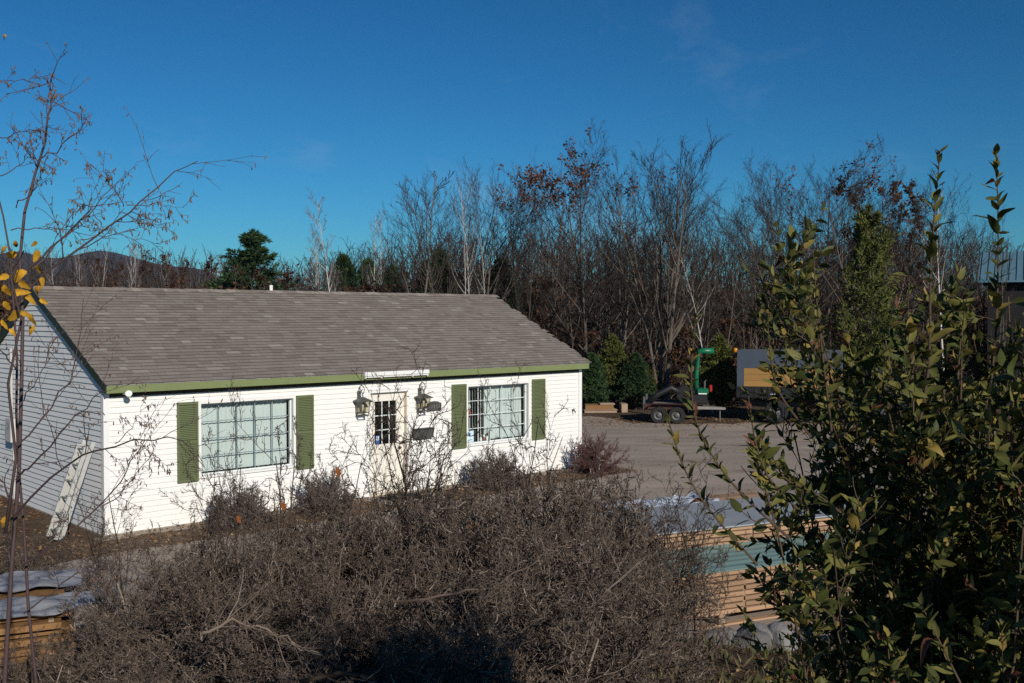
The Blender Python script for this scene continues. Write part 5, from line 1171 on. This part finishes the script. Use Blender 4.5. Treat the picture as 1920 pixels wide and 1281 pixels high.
# single fallen leaves caught in twigs
OM = [leaf_mesh(220 + k, 'orange_leaf', 1.5, None, 2.2, .3) for k in range(3)]
for i, (px, py, D, s_, lb_) in enumerate(((630, 878, 9.9, .09, 'curled brown oak leaf caught on the top twigs by the clipped shrub'), (878, 985, 9.0, .075, 'orange dead leaf caught in the middle of the thicket'), (528, 942, 9.8, .085, 'tan dead leaf caught between two clipped shrubs'),
                                       (905, 1270, 5.4, .05, 'small yellow leaf at the bottom of the thicket'), (445, 968, 9.6, .07, 'pale orange dead leaf caught below the clipped shrub'))):
    o = link('dead_leaf', OM[i % 3] if i != 3 else YM[0], None, at(px, py, D), orient((.5, -.2, -.9), (.4, -1, .4))); o.scale = (s_, s_, s_); tag(o, lb_, 'leaf')

# ------------------------------------------------------------------ leafy shrubs at the right
PLM = [leaf_mesh(300 + k, 'privet_leaf', w, v, c) for k, (w, v, c) in enumerate(((.95, .15, 1.2), (.95, .35, 1.6), (1.0, .5, 1.0), (.9, .62, 2.0), (1.0, .72, 1.4), (.95, .82, 1.8), (1.0, .92, 2.2), (.9, 1.0, 2.5)))]
PLP = (.12, .2, .22, .17, .13, .08, .05, .03)
def privet(name, x, y, label, shoots_px, seed, n=9, L0=1.9, spread=(2, 28), k1=9, k2=6, leafl=.058, single=300, lr1=.30, jit=.11):
    rng = np.random.default_rng(seed); z0 = float(gz(x, y)); r = empty(name, (x, y, z0), 0, label, 'shrub'); o3 = np.array([x, y, z0])
    a = np.arange(n) * 2 * np.pi / n + rng.normal(0, .3, n); e = np.radians(rng.uniform(*spread, n)); D = np.stack([np.cos(a) * np.sin(e), np.sin(a) * np.sin(e), np.cos(e)], -1)
    base = np.stack([rng.normal(0, jit, n), rng.normal(0, jit, n), np.full(n, -.1)], -1)
    lv = grow(rng, base, D, L0 * rng.uniform(.75, 1.05, n), np.full(n, .15 * leafl), [dict(n=9, w=.06, up=.03, tip=.35),
        dict(n=6, w=.09, up=.10, kids=k1, t0=.15, t1=.98, ang=40, av=12, lr=lr1, fall=.45, rr=.55, tip=.4), dict(n=5, w=.1, up=.12, kids=k2, t0=.15, ang=42, av=12, lr=.5, fall=.3, rr=.6, rmin=.0015, tip=.5)])
    sh_poly = []
    for pts, r0 in shoots_px:
        P = np.array([at(*p) for p in pts]) - o3; t = np.linspace(0, 1, len(P)); tt = np.linspace(0, 1, 12); PP = np.stack([np.interp(tt, t, P[:, i]) for i in range(3)], -1)
        PP[1:-1] = PP[1:-1] * .5 + .25 * (PP[:-2] + PP[2:]); sh_poly.append((PP[None], (r0 * .62 * np.linspace(1, .35, 12))[None]))
    link('stems', wood_mesh('stems', lv + sh_poly, 'privet_stem', 3, rng), r)
    # leaves in pairs along every shoot
    LP, LX, LN, LS = [], [], [], []
    def along(pts, step, t0, tipr, size):
        m, n_, _ = pts.shape; seg = np.linalg.norm(np.diff(pts, axis=1), axis=-1); tot = seg.sum(1)
        for i in range(m):
            L = tot[i]; s = t0 * L; k = 0; cum = np.concatenate([[0], np.cumsum(seg[i])])
            az = rng.uniform(0, 6.28)
            while s < L:
                j = min(np.searchsorted(cum, s, side='right') - 1, n_ - 2); f = (s - cum[j]) / max(seg[i, j], 1e-6)
                p = pts[i, j] * (1 - f) + pts[i, j + 1] * f; T = nrm(pts[i, j + 1] - pts[i, j]); fr = s / L
                ref = np.array([1.0, 0, 0]) if abs(T[2]) > .8 else np.array([0, 0, 1.0]); A = nrm(np.cross(T, ref)); B = np.cross(T, A)
                for sg in (0, np.pi):
                    if rng.uniform() < .12: continue
                    w = az + sg + rng.normal(0, .3); out = A * np.cos(w) + B * np.sin(w); an = np.radians(rng.normal(46 - 18 * fr, 12))
                    X = T * np.cos(an) + out * np.sin(an) + np.array([0, 0, -.12 * rng.uniform(0, 1)])
                    LP.append(p); LX.append(X); LN.append(T * np.sin(an) - out * np.cos(an) + rng.normal(0, .25, 3)); LS.append(size * rng.uniform(.5, 1.25) * (1 - .45 * max(0, fr - .75) / .25 * tipr))
                az += np.pi / 2 + rng.normal(0, .2); s += step * rng.uniform(.7, 1.3) * (1 - .45 * fr * tipr); k += 1
    along(lv[2][0], leafl * .80, .12, .7, leafl); along(lv[1][0], leafl * .95, .3, .8, leafl * 1.05)
    nb = len(LP)
    for si_, (pp, _) in enumerate(sh_poly): along(pp, leafl * (.66 if si_ else .8), .12, 1.0, leafl * (.76 if si_ else 1.2))
    LP, LX, LN, LS = np.array(LP), np.array(LX), np.array(LN), np.array(LS)
    W = LP + o3; ppx = 960 + F * W[:, 0] / np.maximum(W[:, 1], .1); ppy = 593 - F * (W[:, 2] - CAMZ) / np.maximum(W[:, 1], .1)
    vis = (ppx > 0) & (ppx < 1920) & (ppy > 0) & (ppy < 1281); sc = np.where(vis, LS / np.maximum(W[:, 1], .1) * F, 0) + (np.arange(len(LP)) >= nb) * vis * 30
    order = np.argsort(-sc); pick = order[:single]; rest = order[single:]
    val = rng.choice(8, size=len(pick), p=PLP)
    for i, v_ in zip(pick, val):
        if sc[i] <= 0: continue
        o = link('leaf', PLM[v_], r, LP[i], orient(LX[i], LN[i])); o.scale = [LS[i]] * 3
    V, Q, R = leaves(LP[rest], LX[rest], LS[rest], rng, LEAF_T, LEAF_Q, LN[rest]); R = np.repeat(np.array([.15, .35, .5, .62, .72, .82, .92, 1.0])[rng.choice(8, size=len(rest), p=PLP)], len(LEAF_T))
    tag(link('foliage', quads_to_mesh('foliage', [(V, Q, R, 0)], ['privet_leaf'], True), r), kind='stuff')
    return r
privet('leafy_shrub', .935, 2.04, 'big leafy olive-green shrub with one shoot towering past its top, standing before the lumber stacks', [([(1700, 900, 1.979), (1745, 700, 1.933), (1742, 520, 1.910), (1752, 400, 1.887), (1762, 288, 1.887)], 0.006), ([(1560, 820, 1.933), (1540, 650, 1.887), (1530, 560, 1.863), (1525, 478, 1.840)], 0.005), ([(1480, 1010, 1.933), (1390, 930, 1.887), (1335, 860, 1.840), (1300, 790, 1.818), (1293, 700, 1.795), (1308, 568, 1.795)], 0.005), ([(1420, 1060, 1.887), (1330, 960, 1.840), (1285, 890, 1.818), (1262, 820, 1.795), (1248, 765, 1.795)], 0.0045), ([(1500, 960, 1.887), (1440, 900, 1.840), (1415, 830, 1.840), (1402, 735, 1.818)], 0.005), ([(1520, 820, 1.933), (1460, 740, 1.910), (1445, 680, 1.887), (1440, 615, 1.887)], 0.0045), ([(1600, 1110, 1.887), (1520, 1085, 1.840), (1440, 1110, 1.840), (1425, 1135, 1.840)], 0.0035), ([(1620, 1000, 1.840), (1540, 930, 1.818), (1470, 900, 1.795), (1450, 860, 1.795)], 0.004)], 401, n=17, L0=1.74, spread=(1, 7), lr1=.20, jit=.085, k1=13, k2=8, leafl=.037)
privet('leafy_shrub', 1.00, 2.10, 'leafy olive-green shrub with a thin tall shoot, overlapping the barn', [([(1850, 800, 2.024), (1868, 620, 2.001), (1872, 450, 1.979), (1868, 282, 1.979)], 0.005), ([(1790, 800, 2.024), (1800, 640, 2.024), (1815, 540, 2.001)], 0.0045)], 402, n=18, L0=1.92, spread=(1, 9), lr1=.22, jit=.085, k1=13, k2=8, leafl=.037)
privet('leafy_shrub', .88, 1.85, 'low leafy shrub at the foot of the two shrubs with tall shoots', [([(1800, 1281, 1.608), (1760, 1200, 1.580), (1720, 1120, 1.552)], .004)], 403, n=9, L0=.9, spread=(3, 18), jit=.10, k1=9, k2=6, single=200, leafl=.033)
privet('leafy_shrub', 1.10, 2.42, 'dense leafy shrub between the two shrubs with tall shoots', [], 409, n=18, L0=1.74, spread=(1, 7), lr1=.20, k1=13, k2=8, single=200, leafl=.038, jit=.10)
privet('leafy_shrub', 1.12, 2.45, 'leafy shrub close behind the one with the thin tall shoot', [], 408, n=17, L0=1.88, spread=(1, 11), lr1=.22, k1=13, k2=7, single=200, leafl=.039, jit=.1)
privet('leafy_shrub', 2.35, 5.2, 'leafy shrub rooted lower on the bank behind the big one', [], 405, n=10, L0=1.05, spread=(4, 34), k1=9, k2=5, single=150, leafl=.050)
# ------------------------------------------------------------------ ground litter and grass
rl = np.random.default_rng(88)
def litter(n, fn, size, name, label):
    xy = fn(n); z = np.where(xy[:, 1] < 12.3, gz(xy[:, 0], xy[:, 1]), 0.0) + 0.016
    P = np.column_stack([xy, z]); X = nrm(np.column_stack([rl.normal(size=(len(P), 2)), rl.normal(0, .25, len(P))]))
    N = nrm(np.column_stack([rl.normal(0, .35, (len(P), 2)), np.ones(len(P))]))
    V, Q, R = leaves(P, X, rl.uniform(.6, 1.2, len(P)) * size, rl, DIA_T, DIA_Q, N)
    tag(link(name, np_mesh(name, V, Q, ['leaf_litter'], R)), label, 'leaves', kind='stuff')
def bed_pts(n):
    u = rl.uniform(-1, 12.8, n); v = -rl.uniform(0.03, 1.5, n) ; p = np.array(HC)[:2] + u[:, None] * np.array(HA)[:2] + v[:, None] * np.array(HB)[:2]; return p
litter(3500, bed_pts, .07, 'bed_leaves', 'fallen leaves along the foot of the house')
litter(4200, lambda n: np.column_stack([rl.uniform(-1, 26, n), 38.6 + rl.normal(0, .9, n) - .1 * rl.uniform(0, 20, n)]), .10, 'verge_leaves', 'fallen leaves along the far side of the lot')
litter(900, lambda n: np.column_stack([rl.uniform(-8, 20, n), rl.uniform(13, 38, n)]), .07, 'lot_leaves', 'scattered dead leaves blown over the lot')
litter(6500, lambda n: np.column_stack([rl.uniform(-5, 6, n), rl.uniform(3.5, 11, n)]), .06, 'bank_leaves', 'fallen leaves covering the bank')
litter(4500, lambda n: np.column_stack([rl.uniform(-13, -7.5, n), rl.uniform(12.5, 22, n)]), .08, 'yard_leaves', 'fallen leaves beside the gable end')
P = np.column_stack([rl.uniform(-5, 6, 9000), rl.uniform(4.5, 11.1, 9000)]); P = np.column_stack([P, gz(P[:, 0], P[:, 1]) - .01])
V, Q, R = leaves(P, nrm(np.column_stack([rl.normal(0, .5, (len(P), 2)), np.ones(len(P))])), rl.uniform(.08, .22, len(P)), rl, width=.10)
tag(link('bank_grass', np_mesh('bank_grass', V, Q, ['grass'], R)), 'dry grass growing on the bank', 'grass', kind='stuff')

# ------------------------------------------------------------------ the air between here and the hill
hz = MB().box(-5200, 5200, -5200, 5200, -3.5, 108); hm = bpy.data.materials.new('haze_air'); hm.use_nodes = True; hm.node_tree.nodes.clear()
ho = hm.node_tree.nodes.new('ShaderNodeOutputMaterial'); hv = hm.node_tree.nodes.new('ShaderNodeVolumePrincipled')
hv.inputs['Color'].default_value = (0.62, 0.76, 0.92, 1); hv.inputs['Density'].default_value = 0.00009; hv.inputs['Anisotropy'].default_value = 0.0
hm.node_tree.links.new(hv.outputs[0], ho.inputs['Volume']); MATS['haze_air'] = hm
tag(hz.build('haze', 'haze_air'), 'thin blue autumn haze before the hill', 'haze', kind='stuff')
